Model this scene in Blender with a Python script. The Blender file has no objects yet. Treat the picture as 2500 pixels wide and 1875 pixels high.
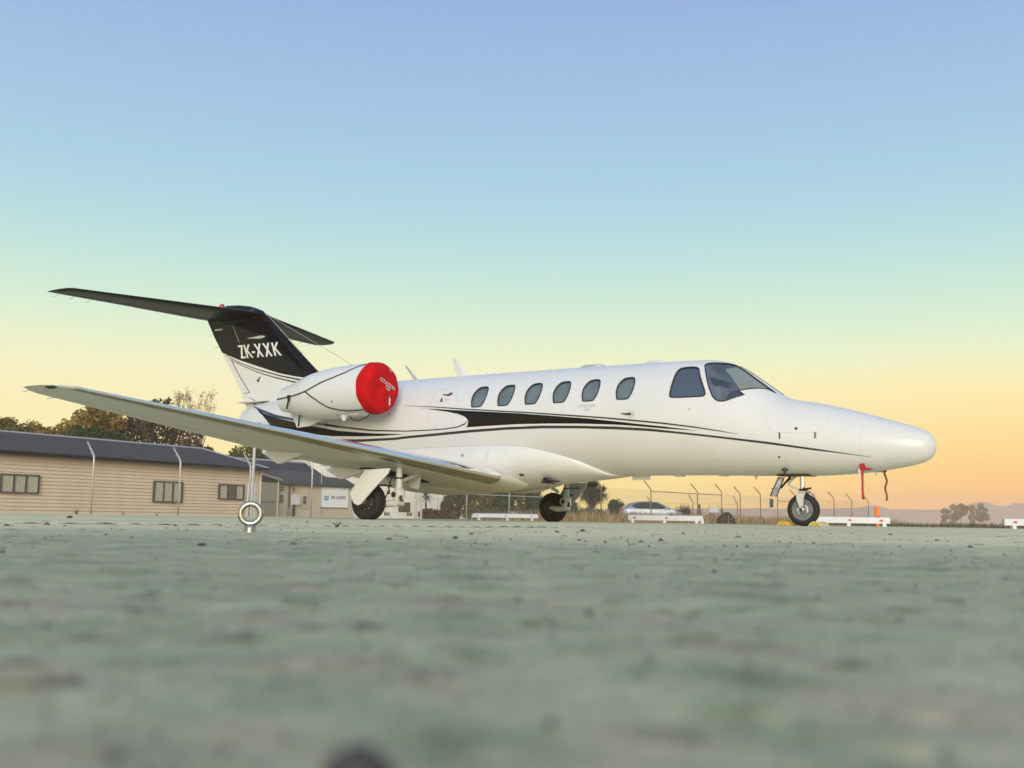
import bpy, bmesh, math, random
import numpy as np
from mathutils import Vector, Matrix
from mathutils.geometry import delaunay_2d_cdt

R = math.radians
SC = bpy.context.scene
COL = SC.collection

# ------------------------------------------------------------------ camera
cam = bpy.data.cameras.new('camera')
cam.sensor_width = 36.0
cam.lens = 36.0 * 2684.8 / 2500.0
cam.clip_start = 0.01
cam.clip_end = 6000
cam.dof.use_dof = True
cam.dof.focus_distance = 6.5
cam.dof.aperture_fstop = cam.lens / 4.3
camo = bpy.data.objects.new('camera', cam)
COL.objects.link(camo)
camo.matrix_world = Matrix.Translation((0, 0, 0.0374)) @ Matrix.Rotation(R(90 + 7.0076), 4, 'X') @ Matrix.Rotation(R(0.8531), 4, 'Z')
SC.camera = camo

# ------------------------------------------------------------------ sky and sun
SUN_EL, SUN_AZ = 15.0, 181.0        # low soft sun behind the camera, azimuth measured from +Y clockwise
world = bpy.data.worlds.new('World')
SC.world = world
world.use_nodes = True
nt = world.node_tree
for n in list(nt.nodes):
    nt.nodes.remove(n)


def lin(c):
    return tuple(((v / 255.0) / 12.92 if v / 255.0 <= 0.04045 else ((v / 255.0 + 0.055) / 1.055) ** 2.4) for v in c) + (1.0,)


def nd(tree, typ, **kw):
    n = tree.nodes.new(typ)
    for k, v in kw.items():
        setattr(n, k, v)
    return n


out = nd(nt, 'ShaderNodeOutputWorld')
bg = nd(nt, 'ShaderNodeBackground')
tc = nd(nt, 'ShaderNodeTexCoord')
sep = nd(nt, 'ShaderNodeSeparateXYZ')
nt.links.new(tc.outputs['Generated'], sep.inputs[0])
asn = nd(nt, 'ShaderNodeMath', operation='ARCSINE')
nt.links.new(sep.outputs['Z'], asn.inputs[0])
mr = nd(nt, 'ShaderNodeMapRange')
mr.inputs['From Min'].default_value = 0.0
mr.inputs['From Max'].default_value = R(90)
nt.links.new(asn.outputs[0], mr.inputs['Value'])


def sky_ramp(stops):
    r = nd(nt, 'ShaderNodeValToRGB')
    cr = r.color_ramp
    cr.interpolation = 'B_SPLINE' if False else 'EASE'
    cr.interpolation = 'LINEAR'
    while len(cr.elements) < len(stops):
        cr.elements.new(0.5)
    for e, (deg, c) in zip(cr.elements, stops):
        e.position = deg / 90.0
        e.color = (*c, 1)
    nt.links.new(mr.outputs[0], r.inputs[0])
    return r


HI = [(8.3, (0.933, 0.996, 0.644)), (10.0, (0.750, 0.945, 0.712)), (12.1, (0.598, 0.863, 0.757)), (14.2, (0.490, 0.775, 0.797)), (16.2, (0.426, 0.704, 0.824)), (18.3, (0.386, 0.639, 0.834)), (22.4, (0.339, 0.544, 0.800)), (26.2, (0.300, 0.466, 0.778)), (45, (.345, .495, .745)), (90, (.315, .45, .70))]
rl = sky_ramp([(0.6, (2.1, 1.50, 0.12)), (2.6, (1.43, 1.13, 0.42)), (4.7, (1.18, 1.03, 0.52)), (6.8, (1.07, 1.0, 0.60))] + HI)
rr = sky_ramp([(0.6, (2.0, 0.76, 0.09)), (2.6, (1.44, 0.80, 0.16)), (4.7, (1.22, 0.88, 0.34)), (6.8, (1.131, 0.971, 0.473))] + HI)
azm = nd(nt, 'ShaderNodeMapRange', interpolation_type='SMOOTHSTEP')
azm.inputs['From Min'].default_value = 0.05
azm.inputs['From Max'].default_value = 0.42
nt.links.new(sep.outputs['X'], azm.inputs['Value'])
mxs = nd(nt, 'ShaderNodeMix', data_type='RGBA')
nt.links.new(azm.outputs[0], mxs.inputs[0])
nt.links.new(rl.outputs[0], mxs.inputs[6])
nt.links.new(rr.outputs[0], mxs.inputs[7])
nis = nd(nt, 'ShaderNodeTexSky')
nis.sky_type = 'NISHITA'
nis.sun_disc = False
nis.sun_elevation = R(SUN_EL)
nis.sun_rotation = R(SUN_AZ)
nsc = nd(nt, 'ShaderNodeVectorMath', operation='SCALE')
nsc.inputs['Scale'].default_value = 0.12
nt.links.new(nis.outputs[0], nsc.inputs[0])
mx2 = nd(nt, 'ShaderNodeMix', data_type='RGBA')
mx2.inputs[0].default_value = 0.04
nt.links.new(mxs.outputs[2], mx2.inputs[6])
nt.links.new(nsc.outputs[0], mx2.inputs[7])
nt.links.new(mx2.outputs[2], bg.inputs['Color'])
bg.inputs['Strength'].default_value = 1.0
nt.links.new(bg.outputs[0], out.inputs[0])

sun = bpy.data.lights.new('sun', 'SUN')
sun.energy = 3.0
sun.angle = R(30)
sun.color = (1.0, 0.90, 0.75)
suno = bpy.data.objects.new('sun', sun)
COL.objects.link(suno)
_a, _e = R(SUN_AZ), R(SUN_EL)
_dir = Vector((math.sin(_a) * math.cos(_e), math.cos(_a) * math.cos(_e), math.sin(_e)))
suno.rotation_euler = _dir.to_track_quat('Z', 'Y').to_euler()

SC.view_settings.view_transform = 'Standard'
SC.view_settings.look = 'None'
SC.view_settings.exposure = 0.0
SC.view_settings.gamma = 1.0
SC.view_settings.use_curve_mapping = False
SC.render.engine = 'CYCLES'
SC.cycles.max_bounces = 8
SC.cycles.transparent_max_bounces = 16
SC.cycles.volume_bounces = 3
SC.cycles.use_denoising = True

# ------------------------------------------------------------------ materials
MATS = {}


def pmat(name, col, rough=0.5, metal=0.0, coat=0.0, var=0.0, scale=6.0, bump=0.0, bscale=40.0, spec=0.5, rvar=0.0, stretch=(1, 1, 1)):
    """Principled material with a little noise in colour, gloss and relief. col is linear RGB."""
    m = bpy.data.materials.new(name)
    m.use_nodes = True
    t = m.node_tree
    b = t.nodes['Principled BSDF']
    b.inputs['Base Color'].default_value = (*col, 1)
    b.inputs['Roughness'].default_value = rough
    b.inputs['Metallic'].default_value = metal
    b.inputs['Coat Weight'].default_value = coat
    b.inputs['Coat Roughness'].default_value = 0.08
    b.inputs['Specular IOR Level'].default_value = spec
    if var or bump or rvar:
        c = nd(t, 'ShaderNodeTexCoord')
        mp = nd(t, 'ShaderNodeMapping')
        mp.inputs['Scale'].default_value = stretch
        t.links.new(c.outputs['Object'], mp.inputs[0])
        n = nd(t, 'ShaderNodeTexNoise')
        n.inputs['Scale'].default_value = scale
        n.inputs['Detail'].default_value = 6
        n.inputs['Roughness'].default_value = 0.62
        t.links.new(mp.outputs[0], n.inputs['Vector'])
        if var:
            r = nd(t, 'ShaderNodeValToRGB')
            r.color_ramp.elements[0].position = 0.3
            r.color_ramp.elements[1].position = 0.7
            r.color_ramp.elements[0].color = (*[max(0, v * (1 - var)) for v in col], 1)
            r.color_ramp.elements[1].color = (*[min(1, v * (1 + var)) for v in col], 1)
            t.links.new(n.outputs[0], r.inputs[0])
            t.links.new(r.outputs[0], b.inputs['Base Color'])
        if rvar:
            q = nd(t, 'ShaderNodeMapRange')
            q.inputs['From Min'].default_value = 0.3
            q.inputs['From Max'].default_value = 0.7
            q.inputs['To Min'].default_value = max(0.02, rough - rvar)
            q.inputs['To Max'].default_value = rough + rvar
            t.links.new(n.outputs[0], q.inputs['Value'])
            t.links.new(q.outputs[0], b.inputs['Roughness'])
        if bump:
            n2 = nd(t, 'ShaderNodeTexNoise')
            n2.inputs['Scale'].default_value = bscale
            n2.inputs['Detail'].default_value = 5
            t.links.new(mp.outputs[0], n2.inputs['Vector'])
            bp = nd(t, 'ShaderNodeBump')
            bp.inputs['Strength'].default_value = bump
            bp.inputs['Distance'].default_value = 0.01
            t.links.new(n2.outputs[0], bp.inputs['Height'])
            t.links.new(bp.outputs[0], b.inputs['Normal'])
    MATS[name] = m
    return m


def glass_mat(name, tint, rough=0.03, ior=1.5):
    m = bpy.data.materials.new(name)
    m.use_nodes = True
    t = m.node_tree
    for n in list(t.nodes):
        t.nodes.remove(n)
    o = nd(t, 'ShaderNodeOutputMaterial')
    mx = nd(t, 'ShaderNodeMixShader')
    tr = nd(t, 'ShaderNodeBsdfTransparent')
    tr.inputs[0].default_value = (*tint, 1)
    gl = nd(t, 'ShaderNodeBsdfGlossy')
    gl.inputs['Roughness'].default_value = rough
    lw = nd(t, 'ShaderNodeLayerWeight')
    lw.inputs['Blend'].default_value = 0.5
    pw = nd(t, 'ShaderNodeMath', operation='POWER')
    pw.inputs[1].default_value = 5.0
    t.links.new(lw.outputs['Facing'], pw.inputs[0])
    r0 = ((ior - 1) / (ior + 1)) ** 2
    fr = nd(t, 'ShaderNodeMath', operation='MULTIPLY_ADD')
    fr.inputs[1].default_value = 1 - r0
    fr.inputs[2].default_value = r0
    t.links.new(pw.outputs[0], fr.inputs[0])
    t.links.new(fr.outputs[0], mx.inputs[0])
    t.links.new(tr.outputs[0], mx.inputs[1])
    t.links.new(gl.outputs[0], mx.inputs[2])
    t.links.new(mx.outputs[0], o.inputs[0])
    MATS[name] = m
    return m


def leaf_mat(name, dark, light, trans=0.25):
    """Foliage coloured leaf by leaf from the 'tint' attribute."""
    m = bpy.data.materials.new(name)
    m.use_nodes = True
    t = m.node_tree
    b = t.nodes['Principled BSDF']
    a = nd(t, 'ShaderNodeAttribute', attribute_name='tint')
    r = nd(t, 'ShaderNodeValToRGB')
    r.color_ramp.elements[0].color = (*dark, 1)
    r.color_ramp.elements[1].color = (*light, 1)
    t.links.new(a.outputs['Fac'], r.inputs[0])
    t.links.new(r.outputs[0], b.inputs['Base Color'])
    b.inputs['Roughness'].default_value = 0.6
    tl = nd(t, 'ShaderNodeBsdfTranslucent')
    t.links.new(r.outputs[0], tl.inputs[0])
    mx = nd(t, 'ShaderNodeMixShader')
    mx.inputs[0].default_value = trans
    o = t.nodes['Material Output']
    t.links.new(b.outputs[0], mx.inputs[1])
    t.links.new(tl.outputs[0], mx.inputs[2])
    t.links.new(mx.outputs[0], o.inputs[0])
    MATS[name] = m
    return m


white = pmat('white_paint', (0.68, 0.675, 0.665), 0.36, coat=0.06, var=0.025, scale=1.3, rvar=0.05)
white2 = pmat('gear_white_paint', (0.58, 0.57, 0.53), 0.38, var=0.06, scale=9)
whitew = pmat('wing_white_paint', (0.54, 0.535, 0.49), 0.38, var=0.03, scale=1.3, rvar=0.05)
black = pmat('black_paint', (0.007, 0.0065, 0.008), 0.10, var=0.2, scale=3, spec=0.18)
charcoal = pmat('charcoal_paint', (0.028, 0.028, 0.03), 0.12, coat=0.4)
stabblack = pmat('tail_black_paint', (0.005, 0.0045, 0.0045), 0.35, spec=0.2)
polish = pmat('polished_metal', (0.86, 0.87, 0.88), 0.12, metal=1.0, rvar=0.05, scale=3)
darkreflmetal = pmat('dark_reflection_metal', (0.26, 0.25, 0.19), 0.3, metal=0.8, var=0.15, scale=4)  # sleeve metal darkened: the ground's dark reflection is put into the colour
steel = pmat('steel', (0.55, 0.55, 0.53), 0.32, metal=1.0, rvar=0.08, scale=15)
chrome = pmat('chrome', (0.75, 0.75, 0.74), 0.12, metal=1.0)
rubber = pmat('tyre_rubber', (0.012, 0.011, 0.011), 0.75, var=0.25, scale=20, bump=0.15, bscale=60)
darkgrey = pmat('dark_fittings', (0.02, 0.02, 0.022), 0.5)
seal = pmat('window_seal', (0.015, 0.015, 0.017), 0.5)
rimgrey = pmat('wheel_grey', (0.23, 0.24, 0.24), 0.42, metal=0.3, var=0.1, scale=12)
seam = pmat('panel_seam', (0.40, 0.39, 0.37), 0.5)
letter = pmat('lettering_white', (0.72, 0.70, 0.68), 0.35)
lettergrey = pmat('lettering_grey', (0.35, 0.34, 0.33), 0.45)
shade = pmat('cabin_shade', (0.27, 0.29, 0.28), 0.7, var=0.3, scale=3)
screen = pmat('sun_screen', (0.13, 0.145, 0.17), 0.7)
cockpit = pmat('cockpit_lining', (0.42, 0.42, 0.41), 0.8)
cloth = pmat('seat_fabric', (0.50, 0.46, 0.36), 0.85, var=0.15, scale=9)
glass = glass_mat('window_glass', (0.70, 0.76, 0.78), 0.05, 2.2)
wsglass = glass_mat('windshield_glass', (0.56, 0.61, 0.68), 0.03, 2.7)
red = pmat('red_canvas', (0.52, 0.002, 0.006), 0.75, var=0.12, scale=5, bump=0.35, bscale=9, spec=0.15)
redtape = pmat('red_ribbon', (0.42, 0.015, 0.012), 0.7, var=0.15, scale=20)
browntape = pmat('rust_ribbon', (0.22, 0.07, 0.025), 0.7, var=0.2, scale=20)
strapm = pmat('black_webbing', (0.012, 0.010, 0.010), 0.8)
yellow = pmat('yellow_chock', (0.55, 0.36, 0.06), 0.55, var=0.25, scale=14)
cream = pmat('cream_chock_face', (0.56, 0.52, 0.36), 0.6, var=0.15, scale=14)
navy = pmat('reflector_red', (0.55, 0.03, 0.02), 0.35)
galv = pmat('galvanised_steel', (0.50, 0.51, 0.49), 0.5, metal=0.35, var=0.18, scale=8)
rusty = pmat('rusty_galvanised', (0.24, 0.165, 0.10), 0.65, metal=0.2, var=0.3, scale=8)
wire = pmat('fence_wire', (0.33, 0.33, 0.31), 0.55, metal=0.4)
board = pmat('weatherboard_paint', (0.74, 0.585, 0.415), 0.6, var=0.10, scale=1.4, stretch=(1, 6, 6))
board2 = pmat('weatherboard_olive', (0.62, 0.525, 0.37), 0.6, var=0.10, scale=1.6, stretch=(1, 6, 6))
trim = pmat('cream_trim', (0.58, 0.51, 0.37), 0.6, var=0.06)
roofm = pmat('roof_iron', (0.042, 0.040, 0.039), 0.7, var=0.28, scale=0.9, stretch=(6, 1, 1))
roofm2 = pmat('roof_iron_blue', (0.034, 0.038, 0.046), 0.65, var=0.15, scale=0.8)
flash = pmat('roof_flashing', (0.45, 0.45, 0.47), 0.45, metal=0.3)
fascia = pmat('fascia_dark', (0.028, 0.024, 0.026), 0.5)
winframe = pmat('window_frame_brown', (0.055, 0.035, 0.035), 0.5)
curtain = pmat('net_curtain', (0.62, 0.58, 0.47), 0.85, var=0.15, scale=5, stretch=(6, 6, 0.6))
darkroom = pmat('dark_room', (0.10, 0.095, 0.085), 0.8)
winpane = glass_mat('house_glass', (0.93, 0.94, 0.93), 0.02, 1.45)
corr = pmat('corrugated_wall', (0.24, 0.23, 0.18), 0.55, metal=0.2, var=0.12, scale=3)
whitewall = pmat('white_wall', (0.88, 0.85, 0.74), 0.65, var=0.06, scale=1.2)
signwhite = pmat('sign_white', (0.9, 0.9, 0.9), 0.4)
signblack = pmat('sign_black', (0.012, 0.012, 0.014), 0.5)
signblue = pmat('sign_blue', (0.02, 0.22, 0.40), 0.45)
barrier = pmat('barrier_white', (0.66, 0.66, 0.66), 0.42, var=0.05, scale=3)
orange = pmat('orange_plastic', (0.85, 0.20, 0.02), 0.45, var=0.08)
carpaint = pmat('silver_car_paint', (0.25, 0.28, 0.32), 0.38, metal=0.4, coat=0.3)
carglass = pmat('car_glass', (0.02, 0.03, 0.028), 0.08)
barkm = pmat('bark', (0.10, 0.075, 0.055), 0.85, var=0.3, scale=12)
stonem = pmat('dark_stone', (0.055, 0.052, 0.048), 0.85, var=0.35, scale=90, bump=0.5, bscale=160)
stonel = pmat('grey_stone', (0.17, 0.16, 0.135), 0.85, var=0.3, scale=90, bump=0.5, bscale=160)
soil = pmat('soil', (0.05, 0.042, 0.03), 0.95, var=0.4, scale=3)
concrete2 = pmat('old_concrete', (0.36, 0.34, 0.28), 0.85, var=0.2, scale=5)
lf_dark = leaf_mat('leaf_dark_green', (0.006, 0.015, 0.003), (0.046, 0.095, 0.010))
lf_olive = leaf_mat('leaf_olive', (0.024, 0.027, 0.006), (0.22, 0.20, 0.022))
lf_gold = leaf_mat('leaf_gold', (0.09, 0.055, 0.013), (0.52, 0.34, 0.06), 0.35)
lf_brown = leaf_mat('leaf_brown', (0.020, 0.013, 0.008), (0.11, 0.065, 0.032))
lf_pale = leaf_mat('leaf_pale', (0.28, 0.17, 0.09), (0.55, 0.40, 0.22), 0.4)
lf_red = leaf_mat('leaf_red', (0.045, 0.018, 0.012), (0.17, 0.07, 0.04))
lf_under = leaf_mat('leaf_undergrowth', (0.012, 0.018, 0.004), (0.10, 0.10, 0.015))
lf_far = leaf_mat('leaf_far', (0.15, 0.115, 0.085), (0.58, 0.46, 0.33))
lf_straw = leaf_mat('dry_straw', (0.22, 0.14, 0.06), (0.64, 0.46, 0.23), 0.3)
lf_flax = leaf_mat('flax_leaf', (0.014, 0.012, 0.007), (0.085, 0.065, 0.035))
lf_weed = leaf_mat('weed_green', (0.05, 0.06, 0.02), (0.20, 0.22, 0.07), 0.3)


# ------------------------------------------------------------------ object helpers
def mobj(name, me, mats=None, parent=None, loc=None, smooth=False, angle=None):
    o = bpy.data.objects.new(name, me)
    if mats is not None:
        for m in (mats if isinstance(mats, (list, tuple)) else [mats]):
            me.materials.append(m)
    COL.objects.link(o)
    if parent is not None:
        o.parent = parent
    if loc is not None:
        o.location = loc
    if smooth:
        me.polygons.foreach_set('use_smooth', [True] * len(me.polygons))
        if angle:
            me.set_sharp_from_angle(angle=R(angle))
    return o


def tag(o, label=None, cat=None, group=None, kind=None):
    for k, v in (('label', label), ('category', cat), ('group', group), ('kind', kind)):
        if v:
            o[k] = v
    return o


def thing(name, label, cat, loc=(0, 0, 0), rotz=0.0, group=None):
    o = bpy.data.objects.new(name, None)
    o.empty_display_size = 0.2
    COL.objects.link(o)
    o.location = loc
    o.rotation_euler = (0, 0, rotz)
    return tag(o, label, cat, group)


class MB:
    """Collects simple solids; build() links them as ONE mesh object."""

    def __init__(s, off=(0, 0, 0)):
        s.v, s.f, s.mi, s.cur = [], [], [], 0
        s.off = Vector(off)

    def add(s, vs, fs):
        b = len(s.v)
        s.v += [tuple(Vector(v) - s.off) for v in vs]
        s.f += [tuple(b + i for i in f) for f in fs]
        s.mi += [s.cur] * len(fs)
        return s

    def box(s, lo, hi, M=None):
        x0, y0, z0 = lo
        x1, y1, z1 = hi
        vs = [(x0, y0, z0), (x1, y0, z0), (x1, y1, z0), (x0, y1, z0), (x0, y0, z1), (x1, y0, z1), (x1, y1, z1), (x0, y1, z1)]
        if M is not None:
            vs = [M @ Vector(v) for v in vs]
        return s.add(vs, [(0, 3, 2, 1), (4, 5, 6, 7), (0, 1, 5, 4), (1, 2, 6, 5), (2, 3, 7, 6), (3, 0, 4, 7)])

    def tube(s, pts, r, n=8, cap=True):
        pts = [Vector(p) for p in pts]
        rs = r if isinstance(r, (list, tuple)) else [r] * len(pts)
        rings = []
        prev = None
        for i, p in enumerate(pts):
            d = (pts[min(i + 1, len(pts) - 1)] - pts[max(i - 1, 0)]).normalized()
            a = prev if prev is not None else (Vector((0, 0, 1)) if abs(d.z) < 0.9 else Vector((1, 0, 0)))
            u = (a - d * a.dot(d)).normalized()
            w = d.cross(u)
            prev = u
            rings.append([p + (u * math.cos(2 * math.pi * k / n) + w * math.sin(2 * math.pi * k / n)) * rs[i] for k in range(n)])
        vs = [v for q in rings for v in q]
        fs = []
        for i in range(len(pts) - 1):
            for k in range(n):
                fs.append((i * n + k, i * n + (k + 1) % n, (i + 1) * n + (k + 1) % n, (i + 1) * n + k))
        if cap:
            fs.append(tuple(range(n - 1, -1, -1)))
            fs.append(tuple((len(pts) - 1) * n + k for k in range(n)))
        return s.add(vs, fs)

    def lathe(s, prof, c, axis='X', n=40, cap=True):
        """prof: (position along axis, radius) round the axis line through c."""
        c = Vector(c)
        rings = []
        for a, r in prof:
            q = []
            for k in range(n):
                t = 2 * math.pi * k / n
                if axis == 'X':
                    q.append(c + Vector((a, r * math.cos(t), r * math.sin(t))))
                elif axis == 'Y':
                    q.append(c + Vector((r * math.sin(t), a, r * math.cos(t))))
                else:
                    q.append(c + Vector((r * math.cos(t), r * math.sin(t), a)))
            rings.append(q)
        vs = [v for q in rings for v in q]
        fs = []
        for i in range(len(prof) - 1):
            for k in range(n):
                fs.append((i * n + k, i * n + (k + 1) % n, (i + 1) * n + (k + 1) % n, (i + 1) * n + k))
        if cap:
            fs.append(tuple(range(n - 1, -1, -1)))
            fs.append(tuple((len(prof) - 1) * n + k for k in range(n)))
        return s.add(vs, fs)

    def rows(s, grid, closed=False):
        m = len(grid[0])
        vs = [v for q in grid for v in q]
        fs = []
        for i in range(len(grid) - 1):
            for k in range(m if closed else m - 1):
                fs.append((i * m + k, i * m + (k + 1) % m, (i + 1) * m + (k + 1) % m, (i + 1) * m + k))
        return s.add(vs, fs)

    def prism(s, poly, a, b, plane='XZ'):
        """Extrude a 2D polygon between a and b along the third axis."""
        def p3(p, t):
            return (p[0], t, p[1]) if plane == 'XZ' else ((p[0], p[1], t) if plane == 'XY' else (t, p[0], p[1]))
        n = len(poly)
        vs = [p3(p, a) for p in poly] + [p3(p, b) for p in poly]
        fs = [tuple(range(n)), tuple(range(2 * n - 1, n - 1, -1))] + [(k, n + k, n + (k + 1) % n, (k + 1) % n) for k in range(n)]
        return s.add(vs, fs)

    def ball(s, c, r, n=12, m=8):
        c = Vector(c)
        r = r if isinstance(r, (tuple, list)) else (r, r, r)
        g = []
        for i in range(m + 1):
            t = math.pi * i / m
            g.append([c + Vector((r[0] * math.sin(t) * math.cos(2 * math.pi * k / n), r[1] * math.sin(t) * math.sin(2 * math.pi * k / n), r[2] * math.cos(t))) for k in range(n)])
        return s.rows(g, True)

    def mesh(s, name):
        me = bpy.data.meshes.new(name)
        me.from_pydata(s.v, [], s.f)
        me.polygons.foreach_set('material_index', s.mi)
        bm = bmesh.new()
        bm.from_mesh(me)
        bmesh.ops.recalc_face_normals(bm, faces=bm.faces)
        bm.to_mesh(me)
        bm.free()
        me.update()
        return me

    def build(s, name, mats, parent=None, smooth=False, angle=40, loc=None):
        return mobj(name, s.mesh(name), mats, parent, loc, smooth, angle if smooth else None)


def smooth_poly(poly, it=2, closed=True):
    for _ in range(it):
        q = []
        n = len(poly)
        for i in range(n if closed else n - 1):
            a, b = poly[i], poly[(i + 1) % n]
            q.append((a[0] * .75 + b[0] * .25, a[1] * .75 + b[1] * .25))
            q.append((a[0] * .25 + b[0] * .75, a[1] * .25 + b[1] * .75))
        if not closed:
            q = [poly[0]] + q + [poly[-1]]
        poly = q
    return poly


def densify(poly, step):
    q = []
    n = len(poly)
    for i in range(n):
        a, b = poly[i], poly[(i + 1) % n]
        m = max(1, int(math.hypot(a[0] - b[0], a[1] - b[1]) / step))
        for k in range(m):
            q.append((a[0] + (b[0] - a[0]) * k / m, a[1] + (b[1] - a[1]) * k / m))
    return q


def pip(x, y, poly):
    c = False
    j = len(poly) - 1
    for i in range(len(poly)):
        if (poly[i][1] > y) != (poly[j][1] > y) and x < (poly[j][0] - poly[i][0]) * (y - poly[i][1]) / (poly[j][1] - poly[i][1]) + poly[i][0]:
            c = not c
        j = i
    return c


def tri_poly(poly, step):
    """Triangulate a 2D polygon with inner points so it can follow a curved skin."""
    poly = densify(poly, step)
    xs = [p[0] for p in poly]
    ys = [p[1] for p in poly]
    pts = [Vector(p) for p in poly]
    x = min(xs) + step * .5
    while x < max(xs):
        y = min(ys) + step * .5
        while y < max(ys):
            if pip(x, y, poly) and min((p[0] - x) ** 2 + (p[1] - y) ** 2 for p in poly) > (step * .45) ** 2:
                pts.append(Vector((x, y)))
            y += step
        x += step
    n = len(poly)
    r = delaunay_2d_cdt(pts, [(i, (i + 1) % n) for i in range(n)], [], 1, 1e-6)
    vs, fs = r[0], r[2]
    fs = [f for f in fs if pip(sum(vs[i][0] for i in f) / len(f), sum(vs[i][1] for i in f) / len(f), poly)]
    return [(v[0], v[1]) for v in vs], [tuple(f) for f in fs]


# ------------------------------------------------------------------ noise for real relief
def vnoise(x, y, seed=0):
    xi, yi = np.floor(x).astype(np.int64), np.floor(y).astype(np.int64)
    fx, fy = x - xi, y - yi
    fx, fy = fx * fx * (3 - 2 * fx), fy * fy * (3 - 2 * fy)

    def h(a, b):
        n = (a * 374761393 + b * 668265263 + seed * 144665) & 0x7fffffff
        n = ((n ^ (n >> 13)) * 1274126177) & 0x7fffffff
        n = n ^ (n >> 16)
        return (n & 0xffff) / 65535.0
    return (h(xi, yi) * (1 - fx) + h(xi + 1, yi) * fx) * (1 - fy) + (h(xi, yi + 1) * (1 - fx) + h(xi + 1, yi + 1) * fx) * fy


JP, JD = np.array([-1.67, 3.58]), np.array([0.731, 0.683])      # old joint across the apron
JN = np.array([-0.683, 0.731])
ZP, ZN = np.array([-1.05, 2.45]), np.array([.282, .959])         # where the rough worn slab gives way to the smoother one
FP, FD = np.array([-15.1, 39.9]), np.array([0.6428, 0.7660])    # fence line
FN = np.array([-0.7660, 0.6428])
BP, BD = np.array([7.0, 23.6]), np.array([-0.687, 0.727])       # outer apron edge behind the barriers
BN = np.array([0.727, 0.687])


def apron_h(x, y):
    x = np.asarray(x, float)
    y = np.asarray(y, float)
    d = np.hypot(x, y)
    near = 1 / (1 + (d / 14.0) ** 2)
    jd = (x - JP[0]) * JN[0] + (y - JP[1]) * JN[1]
    zd = (x - ZP[0]) * ZN[0] + (y - ZP[1]) * ZN[1]
    old = .25 + .75 / (1 + np.exp(np.clip(zd * 6, -40, 40)))
    h = (vnoise(x * 1.7, y * 1.7, 1) - .5) * .006 + (vnoise(x * 6, y * 6, 2) - .5) * .0048 * (0.35 + .65 * old)
    h += (vnoise(x * 30, y * 30, 3) - .5) * .0016 * (0.3 + .7 * old) + (vnoise(x * 110, y * 110, 4) - .5) * .0008 * old + (vnoise(x * 330, y * 330, 5) - .5) * .0006 * old
    pit = np.clip(vnoise(x * 55, y * 55, 8) - .80, 0, 1)
    h -= pit * .012 * old
    wob = (vnoise(x * 5, y * 5, 9) - .5) * .05
    h -= .010 * np.exp(-((jd + wob * .5) / .018) ** 2)
    h += .0065 * np.clip(jd / .02, 0, 1) * np.exp(-np.clip(jd, 0, 9) / 1.3) * np.clip((.7 - x) / .7, 0, 1) * (.55 + .9 * vnoise(x * 2.5, y * 2.5, 13))
    fe = (x - FP[0]) * FN[0] + (y - FP[1]) * FN[1]
    be = (x - BP[0]) * BN[0] + (y - BP[1]) * BN[1]
    e = np.maximum(fe + .7, be)
    h = h * near - .003 * np.clip(1 - d / .5, 0, 1)
    return h - np.clip((e + wob * 6) * .25, 0, .12)


# ------------------------------------------------------------------ apron, ground, hills
def np_mesh(name, V, F):
    me = bpy.data.meshes.new(name)
    me.vertices.add(len(V))
    me.vertices.foreach_set('co', np.asarray(V, np.float32).ravel())
    F = np.asarray(F)
    k = F.shape[1]
    me.loops.add(F.size)
    me.loops.foreach_set('vertex_index', F.ravel().astype(np.int32))
    me.polygons.add(len(F))
    me.polygons.foreach_set('loop_start', (np.arange(len(F)) * k).astype(np.int32))
    me.polygons.foreach_set('loop_total', np.full(len(F), k, np.int32))
    me.update()
    me.validate()
    return me


def make_apron():
    ang = np.concatenate([np.linspace(-180, -34, 50)[:-1], np.linspace(-34, 34, 520), np.linspace(34, 180, 50)[1:-1]])
    rad = np.concatenate([[0.03], np.geomspace(.07, 8, 420), np.geomspace(8.2, 120, 110)])
    A, Rr = np.meshgrid(np.radians(ang), rad)
    X, Y = np.sin(A) * Rr, np.cos(A) * Rr
    Z = apron_h(X, Y)
    V = np.stack([X, Y, Z], -1).reshape(-1, 3)
    n, m = X.shape
    i, j = np.meshgrid(np.arange(n - 1), np.arange(m), indexing='ij')
    j2 = (j + 1) % m
    F = np.stack([i * m + j, (i + 1) * m + j, (i + 1) * m + j2, i * m + j2], -1).reshape(-1, 4)
    me = np_mesh('apron', V, F)
    o = mobj('apron', me, None, smooth=True)
    return tag(o, kind='structure')


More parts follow.
